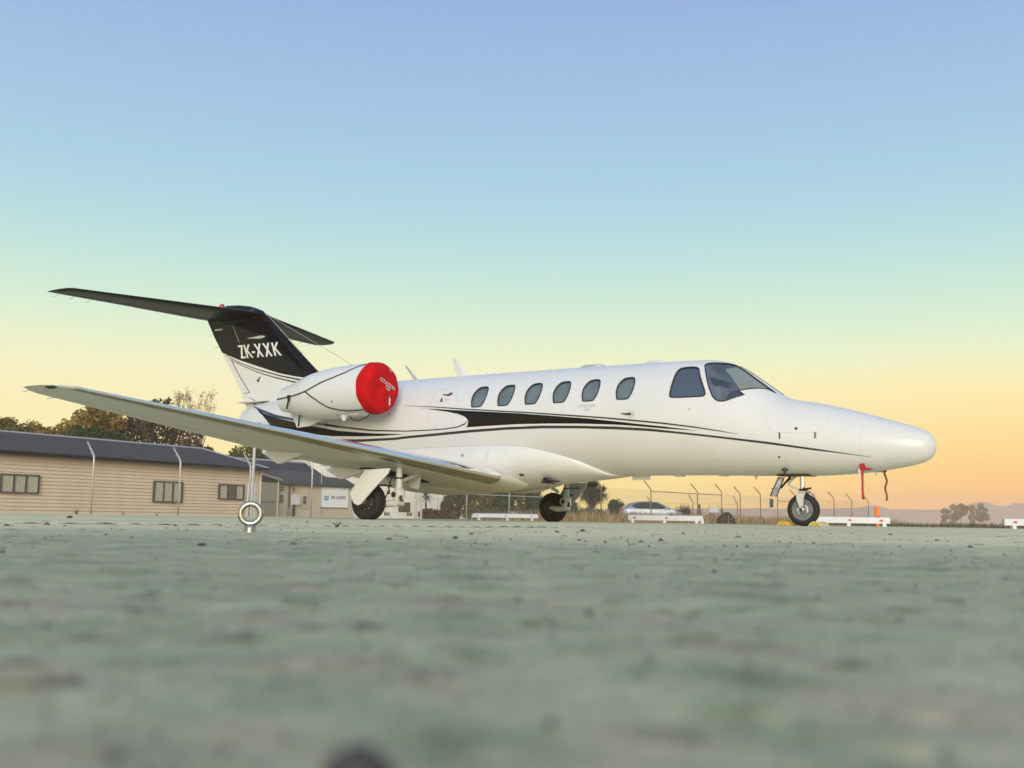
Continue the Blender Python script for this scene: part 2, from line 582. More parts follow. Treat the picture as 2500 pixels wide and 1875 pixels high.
def concrete_mat():
    m = bpy.data.materials.new('apron_concrete')
    m.use_nodes = True
    t = m.node_tree
    b = t.nodes['Principled BSDF']
    g = nd(t, 'ShaderNodeTexCoord')

    def noise(sc, det=6, rough=.6):
        n = nd(t, 'ShaderNodeTexNoise')
        n.inputs['Scale'].default_value = sc
        n.inputs['Detail'].default_value = det
        n.inputs['Roughness'].default_value = rough
        t.links.new(g.outputs['Object'], n.inputs['Vector'])
        return n

    def ramp(src, stops):
        r = nd(t, 'ShaderNodeValToRGB')
        while len(r.color_ramp.elements) < len(stops):
            r.color_ramp.elements.new(.5)
        for e, (p, c) in zip(r.color_ramp.elements, stops):
            e.position = p
            e.color = (*c, 1)
        t.links.new(src, r.inputs[0])
        return r

    def mix(a, bb, f, mode='MIX', fac=None):
        x = nd(t, 'ShaderNodeMix', data_type='RGBA', blend_type=mode)
        if fac is None:
            t.links.new(f, x.inputs[0])
        else:
            x.inputs[0].default_value = fac
        t.links.new(a, x.inputs[6])
        t.links.new(bb, x.inputs[7])
        return x.outputs[2]
    # newer, smoother concrete beyond the joint
    new = ramp(noise(.9, 8, .65).outputs[0], [(.3, (.58, .52, .31)), (.5, (.73, .655, .41)), (.7, (.82, .73, .47))])
    # old rough concrete in front of it: green grey, purple grey and brown stains
    old = ramp(noise(11, 7, .62).outputs[0], [(.26, (.25, .245, .155)), (.44, (.46, .42, .295)), (.58, (.50, .475, .325)), (.76, (.68, .63, .45))])
    st = ramp(noise(13, 5, .6).outputs[0], [(.35, (.76, .87, .78)), (.5, (1, 1, 1)), (.66, (1.0, .91, .94))])
    oldc = mix(old.outputs[0], st.outputs[0], None, 'MULTIPLY', .9)
    # joint mask
    sepx = nd(t, 'ShaderNodeVectorMath', operation='DOT_PRODUCT')
    off = nd(t, 'ShaderNodeVectorMath', operation='SUBTRACT')
    off.inputs[1].default_value = (JP[0], JP[1], 0)
    t.links.new(g.outputs['Object'], off.inputs[0])
    t.links.new(off.outputs[0], sepx.inputs[0])
    sepx.inputs[1].default_value = (JN[0], JN[1], 0)
    off2 = nd(t, 'ShaderNodeVectorMath', operation='SUBTRACT')
    off2.inputs[1].default_value = (ZP[0], ZP[1], 0)
    t.links.new(g.outputs['Object'], off2.inputs[0])
    sepz = nd(t, 'ShaderNodeVectorMath', operation='DOT_PRODUCT')
    t.links.new(off2.outputs[0], sepz.inputs[0])
    sepz.inputs[1].default_value = (ZN[0], ZN[1], 0)
    ad = nd(t, 'ShaderNodeMath', operation='MULTIPLY_ADD')
    nj = noise(3, 4)
    t.links.new(nj.outputs[0], ad.inputs[0])
    ad.inputs[1].default_value = 0.9
    t.links.new(sepz.outputs['Value'], ad.inputs[2])
    mk = nd(t, 'ShaderNodeMapRange')
    mk.inputs['From Min'].default_value = -.15
    mk.inputs['From Max'].default_value = 1.0
    t.links.new(ad.outputs[0], mk.inputs['Value'])
    base = mix(oldc, new.outputs[0], mk.outputs[0])
    # dark grit and pits
    fine = ramp(noise(170, 4, .7).outputs[0], [(.30, (.45, .45, .42)), (.42, (.95, .95, .95)), (.62, (1, 1, 1)), (.75, (1.15, 1.13, 1.08))])
    base = mix(base, fine.outputs[0], None, 'MULTIPLY', .75)
    mid = ramp(noise(27, 6, .68).outputs[0], [(.30, (.40, .43, .38)), (.45, (.92, .92, .90)), (.58, (1.04, 1.03, 1.02)), (.72, (1.26, 1.23, 1.2))])
    base = mix(base, mid.outputs[0], None, 'MULTIPLY', .8)
    big = ramp(noise(.35, 4, .6).outputs[0], [(.3, (.82, .84, .82)), (.6, (1.05, 1.04, 1.0))])
    base = mix(base, big.outputs[0], None, 'MULTIPLY', .9)
    t.links.new(base, b.inputs['Base Color'])
    # earth packed into the joint and chipped along a second crack
    cmb = nd(t, 'ShaderNodeMath', operation='MULTIPLY_ADD')
    nq_ = noise(5, 5, .7)
    t.links.new(nq_.outputs[0], cmb.inputs[0])
    cmb.inputs[1].default_value = .05
    t.links.new(sepx.outputs['Value'], cmb.inputs[2])
    sb = nd(t, 'ShaderNodeMath', operation='SUBTRACT')
    t.links.new(cmb.outputs[0], sb.inputs[0])
    sb.inputs[1].default_value = .025
    ab = nd(t, 'ShaderNodeMath', operation='ABSOLUTE')
    t.links.new(sb.outputs[0], ab.inputs[0])
    jm = nd(t, 'ShaderNodeMapRange')
    jm.inputs['From Min'].default_value = .012
    jm.inputs['From Max'].default_value = .03
    jm.inputs['To Min'].default_value = .85
    jm.inputs['To Max'].default_value = 0
    t.links.new(ab.outputs[0], jm.inputs['Value'])
    dirt = nd(t, 'ShaderNodeRGB')
    dirt.outputs[0].default_value = (.075, .072, .055, 1)
    base2 = mix(base, dirt.outputs[0], jm.outputs[0])
    t.links.new(base2, b.inputs['Base Color'])
    rr_ = nd(t, 'ShaderNodeMapRange')
    rr_.inputs['To Min'].default_value = .85
    rr_.inputs['To Max'].default_value = .9
    t.links.new(mk.outputs[0], rr_.inputs['Value'])
    t.links.new(rr_.outputs[0], b.inputs['Roughness'])
    b.inputs['Specular IOR Level'].default_value = .25
    bp = nd(t, 'ShaderNodeBump')
    bp.inputs['Strength'].default_value = .45
    bp.inputs['Distance'].default_value = .002
    t.links.new(noise(260, 6, .7).outputs[0], bp.inputs['Height'])
    bp2 = nd(t, 'ShaderNodeBump')
    for q_, k_ in ((bp, .45), (bp2, .35)):
        sm = nd(t, 'ShaderNodeMapRange')
        sm.inputs['To Min'].default_value = k_
        sm.inputs['To Max'].default_value = k_ * .15
        t.links.new(mk.outputs[0], sm.inputs['Value'])
        t.links.new(sm.outputs[0], q_.inputs['Strength'])
    bp2.inputs['Distance'].default_value = .004
    t.links.new(noise(60, 5, .7).outputs[0], bp2.inputs['Height'])
    t.links.new(bp.outputs[0], bp2.inputs['Normal'])
    t.links.new(bp2.outputs[0], b.inputs['Normal'])
    return m


apron = make_apron()
apron.data.materials.append(concrete_mat())

fieldm = pmat('dry_field', (0.26, 0.20, 0.11), 0.95, var=0.35, scale=0.15)
gv = []
for yy in np.linspace(-280, 1660, 40):
    gv.append([(xx, yy, -.03 if (abs(xx) < 150 and -90 < yy < 150) else -.05) for xx in np.linspace(-1180, 1180, 40)])
tag(MB().rows(gv).build('ground', fieldm), kind='structure')

hillm = pmat('far_hills', (0.62, 0.37, 0.28), 0.95, var=0.2, scale=0.01)
rnd = random.Random(5)


def ridge(Y, pts, depth, seed):
    r = random.Random(seed)
    xs = np.linspace(pts[0][0], pts[-1][0], 160)
    hs = np.interp(xs, [p[0] for p in pts], [p[1] for p in pts])
    hs = hs + np.array([(vnoise(np.array([x * .06]), np.array([seed * 1.0]), seed)[0] - .5) * 1.6 + (vnoise(np.array([x * .25]), np.array([seed * 2.0]), seed)[0] - .5) * .6 for x in xs])
    g = []
    for d, k in ((-depth, 0.0), (-depth * .6, .45), (-depth * .25, .8), (0, 1.0), (depth * .5, .5), (depth, 0.0)):
        g.append([(x, Y + d + (vnoise(np.array([x * .02]), np.array([d * .1]), 3)[0] - .5) * 20 * (k < 1), max(h, .5) * k - .06) for x, h in zip(xs, hs)])
    return tag(MB().rows(g).build('mountain_range', hillm, smooth=True, angle=180), kind='structure')


ridge(1330, [(-1100, 10), (-400, 12), (100, 13.5), (300, 17.5), (395, 19), (420, 19.2), (500, 19.3), (560, 18.8), (700, 19.5), (1100, 14)], 90, 11)
ridge(1500, [(-900, 6), (250, 8), (440, 19), (478, 23), (493, 27), (510, 22.5), (540, 14), (590, 16), (618, 27), (636, 33.2), (645, 33), (664, 27.5), (674, 28.5), (686, 32), (700, 31), (740, 24), (900, 18), (1100, 10)], 110, 12)

# ================================================================== THE JET
# local frame: x aft from the nose tip, y to its right wing, z up from the ground
JO = Vector((5.5711, 14.3869, 0))
JA = R(180 - 33.4984)
JM = Matrix.Translation(JO) @ Matrix.Rotation(JA, 4, 'Z')
jet = thing('business_jet', 'white twin-engine business jet with black tail and swooping black stripes parked on the apron', 'airplane', JO, JA)

ST = np.array([
    (0.00, 1.085, 1.055, 1.07, 0.015), (0.02, 1.155, .985, 1.07, .085), (0.08, 1.245, .905, 1.07, .17), (.25, 1.329, .833, 1.075, .255), (.53, 1.422, .78, 1.09, .335), (.82, 1.513, .738, 1.11, .40), (1.22, 1.627, .708, 1.15, .475),
    (1.53, 1.703, .695, 1.19, .525), (1.91, 1.779, .697, 1.24, .585), (2.06, 1.85, .699, 1.265, .61), (2.21, 1.958, .70, 1.29, .635), (2.5, 2.168, .703, 1.36, .685), (2.72, 2.305, .708, 1.41, .72),
    (2.906, 2.378, .712, 1.45, .747), (3.137, 2.416, .717, 1.495, .775), (3.421, 2.425, .719, 1.535, .80), (3.87, 2.431, .72, 1.565, .83), (4.4, 2.435, .72, 1.577, .845), (5.6, 2.44, .72, 1.58, .85), (8.6, 2.44, .72, 1.58, .85),
    (9.2, 2.435, .75, 1.585, .83), (10.0, 2.41, .84, 1.61, .76), (10.8, 2.36, .99, 1.66, .65), (11.6, 2.29, 1.17, 1.73, .53), (12.2, 2.225, 1.32, 1.78, .43), (12.6, 2.175, 1.43, 1.81, .35), (12.82, 2.12, 1.52, 1.83, .27), (12.93, 2.03, 1.64, 1.84, .17), (12.965, 1.93, 1.75, 1.84, .07)])


def _pchip(x, y):
    h = np.diff(x)
    d = np.diff(y) / h
    m = np.zeros_like(y)
    for i in range(1, len(x) - 1):
        if d[i - 1] * d[i] > 0:
            w1 = 2 * h[i] + h[i - 1]
            w2 = h[i] + 2 * h[i - 1]
            m[i] = (w1 + w2) / (w1 / d[i - 1] + w2 / d[i])
    m[0] = d[0]
    m[-1] = d[-1]
    return m


MS = [_pchip(ST[:, 0], ST[:, k]) for k in range(1, 5)]


def prof(x):
    X = ST[:, 0]
    x = min(max(x, X[0]), X[-1])
    i = min(max(int(np.searchsorted(X, x)) - 1, 0), len(X) - 2)
    h = X[i + 1] - X[i]
    t = (x - X[i]) / h
    o = []
    for k in range(4):
        y0, y1 = ST[i, k + 1], ST[i + 1, k + 1]
        m0, m1 = MS[k][i] * h, MS[k][i + 1] * h
        o.append((2 * t ** 3 - 3 * t * t + 1) * y0 + (t ** 3 - 2 * t * t + t) * m0 + (-2 * t ** 3 + 3 * t * t) * y1 + (t ** 3 - t * t) * m1)
    return o


def ysurf(x, z):
    zt, zb, zm, w = prof(x)
    b = (zt - zm) if z > zm else (zm - zb)
    return w * math.sqrt(max(0.0, 1 - ((z - zm) / b) ** 2))


def fskin(x, z, off=0.0, side=1):
    """Point on the fuselage skin pushed out along its normal."""
    y = ysurf(x, z)
    e = .004
    zt, zb, zm, w = prof(x)
    b = (zt - zm) if z > zm else (zm - zb)

    def F(q):
        a, bb, c, ww = prof(q)
        k = (a - c) if z > c else (c - bb)
        return (y / ww) ** 2 + ((z - c) / k) ** 2
    n = Vector(((F(x + e) - F(x - e)) / (2 * e), 2 * y / w ** 2, 2 * (z - zm) / b ** 2))
    if n.length < 1e-6:
        n = Vector((0, 1, 0))
    n.normalize()
    return Vector((x + n.x * off, side * (y + n.y * off), z + n.z * off))


def fus_decal(name, poly, mat, parent, off=.003, step=.06, sides=(1, -1)):
    vs, fs = tri_poly(poly, step)
    o = None
    for s in sides:
        b = MB()
        b.add([fskin(x, z, off, s) for x, z in vs], fs)
        o = b.build(name, mat, parent, smooth=True, angle=180)
    return o


def fus_line(name, pts, r, mat, parent, sides=(1,), off=0.0, closed=False, seg=.05):
    q = densify(pts, seg) if closed else []
    if not closed:
        for a, b in zip(pts[:-1], pts[1:]):
            m = max(1, int(math.hypot(a[0] - b[0], a[1] - b[1]) / seg))
            q += [(a[0] + (b[0] - a[0]) * k / m, a[1] + (b[1] - a[1]) * k / m) for k in range(m)]
        q.append(pts[-1])
    else:
        q.append(q[0])
    for s in sides:
        MB().tube([fskin(x, z, off, s) for x, z in q], r, 6).build(name, mat, parent, smooth=True)


# ---- fuselage skin
xs = np.concatenate([[0, .006, .02, .045, .08, .12, .17], np.linspace(.23, 1.9, 26), np.linspace(1.95, 3.6, 46), np.linspace(3.66, 9.2, 60), np.linspace(9.3, 12.6, 34), [12.7, 12.78, 12.84, 12.89, 12.93, 12.955, 12.965]])
NA = 72
grid = []
for x in xs:
    zt, zb, zm, w = prof(x)
    row = []
    for k in range(NA):
        t = 2 * math.pi * k / NA
        c, s = math.cos(t), math.sin(t)
        row.append((x, w * c, zm + s * ((zt - zm) if s > 0 else (zm - zb))))
    grid.append(row)
fb = MB().rows(grid, True)
n0 = len(fb.v) - NA
fb.add([], [])
fb.f.append(tuple(range(NA)))
fb.f.append(tuple(n0 + k for k in range(NA)))
fb.mi += [0, 0]
fuselage = fb.build('fuselage', white, jet)

WIN = smooth_poly([(.105, -.163), (.137, -.045), (.134, .055), (.085, .145), (.03, .17), (-.082, .172), (-.112, .142), (-.135, .05), (-.127, -.062), (-.083, -.155), (-.05, -.166), (.08, -.166)], 1)
WCX = [6.803, 6.293, 5.783, 5.273, 4.763, 4.188]
SIDEW = smooth_poly([(3.415, 1.798), (3.467, 1.815), (3.467, 1.90), (3.458, 2.083), (3.451, 2.22), (3.40, 2.268), (3.203, 2.268), (3.138, 2.235), (3.096, 2.144), (3.007, 1.976), (2.948, 1.85), (2.960, 1.807), (3.02, 1.800)], 1)
WSHD = [(3.083, 2.29), (3.075, 2.315), (3.047, 2.328), (2.935, 2.329), (2.811, 2.322), (2.734, 2.305), (2.65, 2.258), (2.584, 2.214), (2.484, 2.142), (2.375, 2.060), (2.271, 1.983), (2.182, 1.915), (2.105, 1.856), (2.191, 1.905), (2.230, 1.918), (2.318, 1.917), (2.431, 1.898), (2.511, 1.873), (2.430, 1.814), (2.537, 1.776), (2.640, 1.735), (2.70, 1.722), (2.75, 1.726), (2.79, 1.745), (2.840, 1.793), (2.910, 1.930), (2.982, 2.095), (3.048, 2.235)]


def cut(target, builders):
    obs = []
    for k, (b, m) in enumerate(builders):
        c = b.build('cutter', m, jet)
        md = target.modifiers.new('cut%d' % k, 'BOOLEAN')
        md.operation = 'DIFFERENCE'
        md.solver = 'EXACT'
        md.use_self = False
        md.object = c
        try:
            md.material_mode = 'TRANSFER'
        except Exception:
            pass
        obs.append(c)
    bpy.context.view_layer.update()
    dg = bpy.context.evaluated_depsgraph_get()
    dg.update()
    me = bpy.data.meshes.new_from_object(target.evaluated_get(dg))
    target.modifiers.clear()
    target.data = me
    for c in obs:
        bpy.data.objects.remove(c)
    me.polygons.foreach_set('use_smooth', [True] * len(me.polygons))
    me.set_sharp_from_angle(angle=R(32))


pk = MB()
for cx in WCX:
    for s in (1, -1):
        pk.prism([(cx + a, 1.973 + b) for a, b in WIN], .57 * s, 1.05 * s)
for s in (1, -1):
    pk.prism(SIDEW, .30 * s, 1.05 * s)
tn = MB().prism(WSHD, -1.0, 1.0)
cav = MB().prism([(3.52, 1.42), (3.52, 2.12), (3.1, 2.15), (2.7, 2.03), (2.5, 1.90), (2.40, 1.78), (2.40, 1.42)], -.455, .455)
cut(fuselage, [(pk, shade), (tn, cockpit), (cav, cockpit)])

# ---- windows
for i, cx in enumerate(WCX):
    poly = [(cx + a, 1.973 + b) for a, b in WIN]
    for s in (1, -1):
        vs, fs = tri_poly(poly, .06)
        w = MB().add([fskin(x, z, -.004, s) for x, z in vs], fs).build('cabin_window', glass, fuselage, smooth=True, angle=180)
        MB().add([fskin(x, z, -.030, s) for x, z in vs], fs).build('window_shade', shade, fuselage, smooth=True, angle=180)
        q = [fskin(x, z, .001, s) for x, z in poly]
        MB().tube(q + [q[0]], .010, 6).build('window_seal', seal, fuselage, smooth=True)
for s in (1, -1):
    for nm, poly in (('side_window', SIDEW), ('windshield', WSHD)):
        vs, fs = tri_poly(poly, .07)
        MB().add([fskin(x, z, -.005, s) for x, z in vs], fs).build(nm, wsglass, fuselage, smooth=True, angle=180)
        if nm == 'side_window':
            MB().add([fskin(x, z, -.035, s) for x, z in vs], fs).build('sun_screen', screen, fuselage, smooth=True, angle=180)
        pp = densify(poly, .05)
        q = [fskin(x, z, .001, s) for x, z in pp]
        MB().tube(q + [q[0]], .0105, 6).build('window_seal', seal, fuselage, smooth=True)

# ---- cockpit furniture
b = MB()
for s in (1, -1):
    b.prism(smooth_poly([(2.42, 1.55), (2.42, 1.86), (2.5, 1.895), (2.62, 1.885), (2.72, 1.80), (2.74, 1.6)], 1), .10 * s, .50 * s)
b.build('glare_shield', darkgrey, jet, smooth=True)
for s in (1, -1):
    b = MB()
    b.prism(smooth_poly([(3.12, 1.35), (3.02, 1.80), (3.02, 1.98), (3.06, 2.05), (3.14, 2.05), (3.2, 1.95), (3.25, 1.35)], 2), .13 * s, .47 * s)
    b.build('pilot_seat', cloth, jet, smooth=True, angle=50)
MB().box((2.80, .34, 1.46), (2.98, .475, 1.95)).build('map_case', cloth, jet)
MB().box((3.50, -.48, 1.42), (3.518, .48, 2.26)).build('cockpit_curtain', shade, jet)

# ---- livery on the fuselage


def band(name, up, lo, mat, step=.05):
    fus_decal(name, up + lo[::-1], mat, fuselage, .003, step)


band('stripe', [(8.30, 1.895), (7.681, 1.852), (7.058, 1.791), (6.464, 1.739), (5.782, 1.680), (5.133, 1.617), (4.516, 1.556), (3.985, 1.495), (3.527, 1.440), (3.087, 1.373), (2.750, 1.313), (2.470, 1.254)],
     [(8.30, 1.893), (7.677, 1.838), (7.054, 1.772), (6.461, 1.719), (5.781, 1.659), (5.133, 1.594), (4.516, 1.534), (3.985, 1.472), (3.528, 1.417), (3.089, 1.355), (2.751, 1.299), (2.464, 1.250)], charcoal)
fus_decal('stripe', [(7.95, 1.832), (7.60, 1.806), (7.296, 1.777), (6.693, 1.728), (6.003, 1.670), (5.345, 1.603), (4.719, 1.537), (4.124, 1.460), (3.987, 1.440), (3.531, 1.384), (3.035, 1.312),
                     (3.534, 1.357), (3.990, 1.408), (4.321, 1.438), (4.927, 1.473), (5.453, 1.491), (5.999, 1.501), (6.590, 1.493), (6.990, 1.485),
                     (6.965, 1.505), (6.950, 1.545), (6.950, 1.585), (6.975, 1.625), (7.03, 1.662), (7.164, 1.708), (7.414, 1.758), (7.796, 1.815)], black, fuselage, .003, .06)
band('stripe', [(9.75, 1.375), (9.2, 1.358), (8.496, 1.364), (8.152, 1.385), (7.648, 1.408), (6.920, 1.442), (6.226, 1.462), (5.562, 1.464), (4.929, 1.441), (4.324, 1.409), (3.751, 1.362), (3.315, 1.305), (2.675, 1.222), (2.067, 1.140), (1.484, 1.046), (1.108, 0.984), (0.746, 0.923)],
     [(9.75, 1.325), (9.266, 1.314), (8.504, 1.324), (8.159, 1.345), (7.654, 1.366), (6.925, 1.400), (6.229, 1.422), (5.566, 1.422), (4.933, 1.402), (4.329, 1.369), (3.756, 1.326), (3.319, 1.278), (2.678, 1.196), (2.071, 1.110), (1.487, 1.022), (1.110, 0.973), (0.746, 0.921)], charcoal)
# thin line that runs aft from the notch and widens below the engine
band('stripe', [(12.6, 2.15), (12.3, 2.08), (11.6, 1.90), (10.782, 1.753), (10.392, 1.706), (9.788, 1.613), (8.976, 1.511), (8.246, 1.472), (7.766, 1.472), (7.396, 1.482), (7.154, 1.505), (7.012, 1.55), (6.972, 1.585)],
     [(12.6, 2.145), (12.3, 2.05), (11.6, 1.845), (10.608, 1.690), (10.384, 1.655), (9.786, 1.574), (8.977, 1.485), (8.247, 1.454), (7.767, 1.455), (7.398, 1.465), (7.155, 1.486), (7.010, 1.527), (6.966, 1.575)], charcoal)
# broad black sweep that climbs to the tail cone
fus_decal('stripe', [(8.25, 1.414), (8.980, 1.449), (9.786, 1.522), (10.381, 1.619), (10.704, 1.680), (11.2, 1.77), (11.6, 1.845), (12.0, 1.955), (12.42, 2.12), (12.2, 2.0), (12.0, 1.90), (11.83, 1.79), (11.72, 1.68), (11.70, 1.60), (11.75, 1.54),
                     (11.2, 1.54), (10.6, 1.50), (9.940, 1.436), (9.245, 1.408), (8.733, 1.400)], black, fuselage, .003, .07)

# ---- panel lines and small fittings
fus_line('hatch_outline', [(7.735, 1.50), (7.75, 1.80), (7.754, 1.958), (7.735, 2.09), (7.664, 2.139), (7.349, 2.132)], .0022, seam, fuselage)
fus_line('hatch_outline', [(7.31, 2.132), (7.234, 1.90), (7.30, 1.76), (7.286, 1.50)], .0018, seam, fuselage)
fus_line('nose_door_outline', [(2.135, 1.708), (2.114, 1.511), (2.083, 1.384), (2.021, 1.291), (1.942, 1.259), (1.399, 1.255), (1.316, 1.298), (1.288, 1.390), (1.302, 1.565), (1.32, 1.60)], .0014, seam, fuselage)
fus_line('radome_seam', [(.86, .76), (.868, .9), (.872, 1.05), (.868, 1.25), (.86, 1.40), (.85, 1.49)], .0013, seam, fuselage)
fus_line('skin_seam', [(4.7, .905), (4.2, .905), (3.2, .905), (2.3, .91)], .0015, seam, fuselage)
fus_line('nose_cap_seam', [(.06, .96), (.075, 1.07), (.06, 1.19)], .0011, seam, fuselage)
for x, z in ((1.913, 1.222), (1.446, 1.219)):
    fus_decal('door_latch', [(x - .018, z - .045), (x + .012, z - .045), (x + .012, z + .045), (x - .018, z + .045)], lettergrey, fuselage, .005, .05, (1,))
    fus_decal('latch_slot', [(x - .009, z - .035), (x + .003, z - .035), (x + .003, z + .04), (x - .009, z + .04)], darkgrey, fuselage, .008, .05, (1,))


def disc(x, z, r, n=10):
    return [(x + r * math.cos(2 * math.pi * k / n), z + r * math.sin(2 * math.pi * k / n)) for k in range(n)]


fus_decal('door_lock', disc(1.693, 1.315, .02), darkgrey, fuselage, .005, .03, (1,))
fus_decal('drain_port', disc(1.953, .938, .014), darkgrey, fuselage, .005, .03, (1,))
fus_decal('static_port_plate', disc(4.045, 1.580, .062, 18), white2, fuselage, .005, .04, (1,))
MB().tube([fskin(4.04, 1.58, .02), fskin(4.12, 1.585, .03), fskin(4.20, 1.594, .03)], [.016, .009, .004], 8).build('angle_vane', darkgrey, fuselage, smooth=True)
MB().tube([fskin(3.16, 1.64, .004), fskin(3.15, 1.60, .012)], .005, 6).build('drain_tube', lettergrey, fuselage)
fus_decal('hatch_decal', [(7.48, 2.055), (7.40, 2.09), (7.37, 2.06), (7.40, 2.025), (7.45, 2.02), (7.57, 2.045), (7.57, 2.06)], pmat('decal_brown', (.12, .05, .05), .5), fuselage, .004, .05, (1,))
fus_decal('hatch_decal', [(7.575, 2.0), (7.545, 1.99), (7.535, 1.95), (7.51, 1.925), (7.575, 1.925)], MATS['decal_brown'], fuselage, .004, .05, (1,))


def text_mesh(txt, size, extr=0.0, bold=0.0):
    c = bpy.data.curves.new('lettering', 'FONT')
    c.body = txt
    c.size = size
    c.align_x = 'CENTER'
    c.resolution_u = 2
    c.extrude = extr
    c.offset = bold
    o = bpy.data.objects.new('lettering', c)
    COL.objects.link(o)
    dg = bpy.context.evaluated_depsgraph_get()
    dg.update()
    me = bpy.data.meshes.new_from_object(o.evaluated_get(dg))
    bpy.data.objects.remove(o)
    return me


def text_on(name, txt, size, mapf, mat, parent, sx=1.0, shear=0.0, bold=0.0):
    me = text_mesh(txt, size, 0.0, bold)
    for v in me.vertices:
        v.co = mapf(v.co.x * sx + shear * v.co.y, v.co.y)
    me.update()
    me.materials.clear()
    return mobj(name, me, mat, parent)


text_on('type_lettering', 'CITATION', .062, lambda u, v: fskin(4.783 - u, 1.71 + v, .003), lettergrey, fuselage, 1.0)
text_on('type_lettering', 'CJ2+', .055, lambda u, v: fskin(4.775 - u, 1.655 + v, .003), lettergrey, fuselage, 1.0)
text_on('hatch_lettering', 'OPEN', .035, lambda u, v: fskin(7.45 - u, 1.945 + v, .003), lettergrey, fuselage)


# roof and belly aerials
def blade(name, base, top, z0, y=0.0, th=.02, mat=white):
    """Tapered blade: base and top are (x, z) pairs from leading to trailing edge."""
    b = MB()
    (xa, za), (xb, zb_) = base
    (xc, zc), (xd, zd) = top

    def sec(x0, z0_, x1, z1_, t):
        m = x0 + (x1 - x0) * .35
        zm_ = z0_ + (z1_ - z0_) * .35
        return [(x0, y, z0_), (m, y + t, zm_), (x1, y, z1_), (m, y - t, zm_)]
    b.rows([sec(xa, za, xb, zb_, th), sec(xc, zc, xd, zd, th * .6)], True)
    n = len(b.v) - 4
    b.add([], [])
    b.f.append((n, n + 1, n + 2, n + 3))
    b.mi.append(0)
    return b.build(name, mat, jet)


blade('roof_blade_antenna', ((7.557, 2.43), (7.806, 2.43)), ((7.78, 2.754), (7.929, 2.756)), 0)
blade('roof_rod_antenna', ((8.635, 2.43), (8.74, 2.43)), ((8.915, 2.708), (8.972, 2.711)), 0, th=.012, mat=galv)
blade('roof_fin_antenna', ((7.10, 2.43), (7.20, 2.43)), ((7.185, 2.50), (7.205, 2.50)), 0, th=.01)
blade('roof_fin_antenna', ((6.99, 2.43), (7.04, 2.43)), ((7.03, 2.468), (7.045, 2.468)), 0, th=.01)
for x0, x1, h, m in ((4.896, 5.348, .045, galv), (3.873, 4.187, .042, white), (4.612, 4.739, .012, galv), (6.602, 6.806, .014, white)):
    cx, l = (x0 + x1) / 2, (x1 - x0) / 2
    g = []
    for t, k in ((0, 1.0), (.35, .98), (.7, .9), (.93, .72), (1, 0.0)):
        g.append([(cx + l * k * math.cos(a) * (1 + .12 * math.cos(a)), min(l * .55, .12) * k * math.sin(a), 2.432 + h * t) for a in np.linspace(0, 2 * math.pi, 24, endpoint=False)])
    MB().rows(g, True).build('antenna_fairing', m, jet, smooth=True, angle=60)
MB().box((4.147, -.006, .655), (4.452, .006, .73)).build('belly_plate_antenna', white2, jet)
MB().ball((4.15, .03, .75), .017).build('belly_light', galv, jet, smooth=True)
for x0, x1 in ((3.598, 3.73), (2.909, 3.02)):
    MB().box((x0, -.06, .702), (x1, .06, .725)).build('belly_pad', white2, jet)
blade('belly_fin_antenna', ((2.449, .705), (2.493, .705)), ((2.462, .65), (2.485, .652)), 0, th=.01, mat=white2)
blade('belly_fin_antenna', ((.74, .735), (.80, .735)), ((.755, .692), (.785, .69)), 0, y=.05, th=.012, mat=white2)
p = fskin(1.932, .775, .02)
MB().lathe([(-.075, .016), (-.03, .016), (-.024, .045), (0, .042), (.012, .02)], (p.x, p.y + .02, p.z + .02), 'Z', 14).build('temperature_probe', darkgrey, jet, smooth=True)

# ---- belly fairing round the wing roots
fl = [(4.42, .7235), (4.6, .728), (4.725, .748), (4.788, .793), (5.083, .936), (5.446, 1.052), (5.846, 1.141), (6.278, 1.187), (6.738, 1.189), (7.456, 1.181), (8.2, 1.17), (8.9, 1.14), (9.5, 1.09), (10.0, 1.03), (10.5, .985)]
fbm = [(4.42, .7215), (4.6, .703), (4.725, .690), (4.868, .672), (5.408, .626), (6.075, .564), (6.819, .493), (7.495, .432), (8.0, .425), (8.6, .47), (9.2, .57), (9.9, .74), (10.5, .93)]
fwd = [(4.42, .02), (4.6, .16), (4.725, .27), (5.083, .52), (5.446, .70), (5.846, .82), (6.278, .90), (6.738, .94), (7.456, .96), (8.2, .95), (8.9, .90), (9.5, .80), (10.0, .66), (10.5, .52)]
g = []
for x in np.linspace(4.42, 10.5, 70):
    zl = np.interp(x, [q[0] for q in fl], [q[1] for q in fl])
    zb = np.interp(x, [q[0] for q in fbm], [q[1] for q in fbm])
    wm = np.interp(x, [q[0] for q in fwd], [q[1] for q in fwd])
    yl = ysurf(x, zl) + .006
    row = []
    P = [(yl, zl), (max(yl, wm) + .03, zl - .22 * (zl - zb)), (wm * 1.0, zb), (0, zb)]
    for t in np.linspace(0, 1, 18):
        c = [(1 - t) ** 3, 3 * t * (1 - t) ** 2, 3 * t * t * (1 - t), t ** 3]
        row.append((x, sum(k * q[0] for k, q in zip(c, P)), sum(k * q[1] for k, q in zip(c, P))))
    row += [(a, -bq, cq) for a, bq, cq in row[-2::-1]]
    g.append(row)
belly = MB().rows(g).build('belly_fairing', white, jet, smooth=True, angle=180)


def on_belly(x, z):
    """y on the fairing skin for a given station and height (right side)."""
    i = min(range(70), key=lambda k: abs(g[k][0][0] - x))
    r = g[i][:18]
    for a, bq in zip(r[:-1], r[1:]):
        if bq[2] <= z <= a[2]:
            t = (z - a[2]) / (bq[2] - a[2] + 1e-9)
            return a[1] + (bq[1] - a[1]) * t
    return r[8][1]


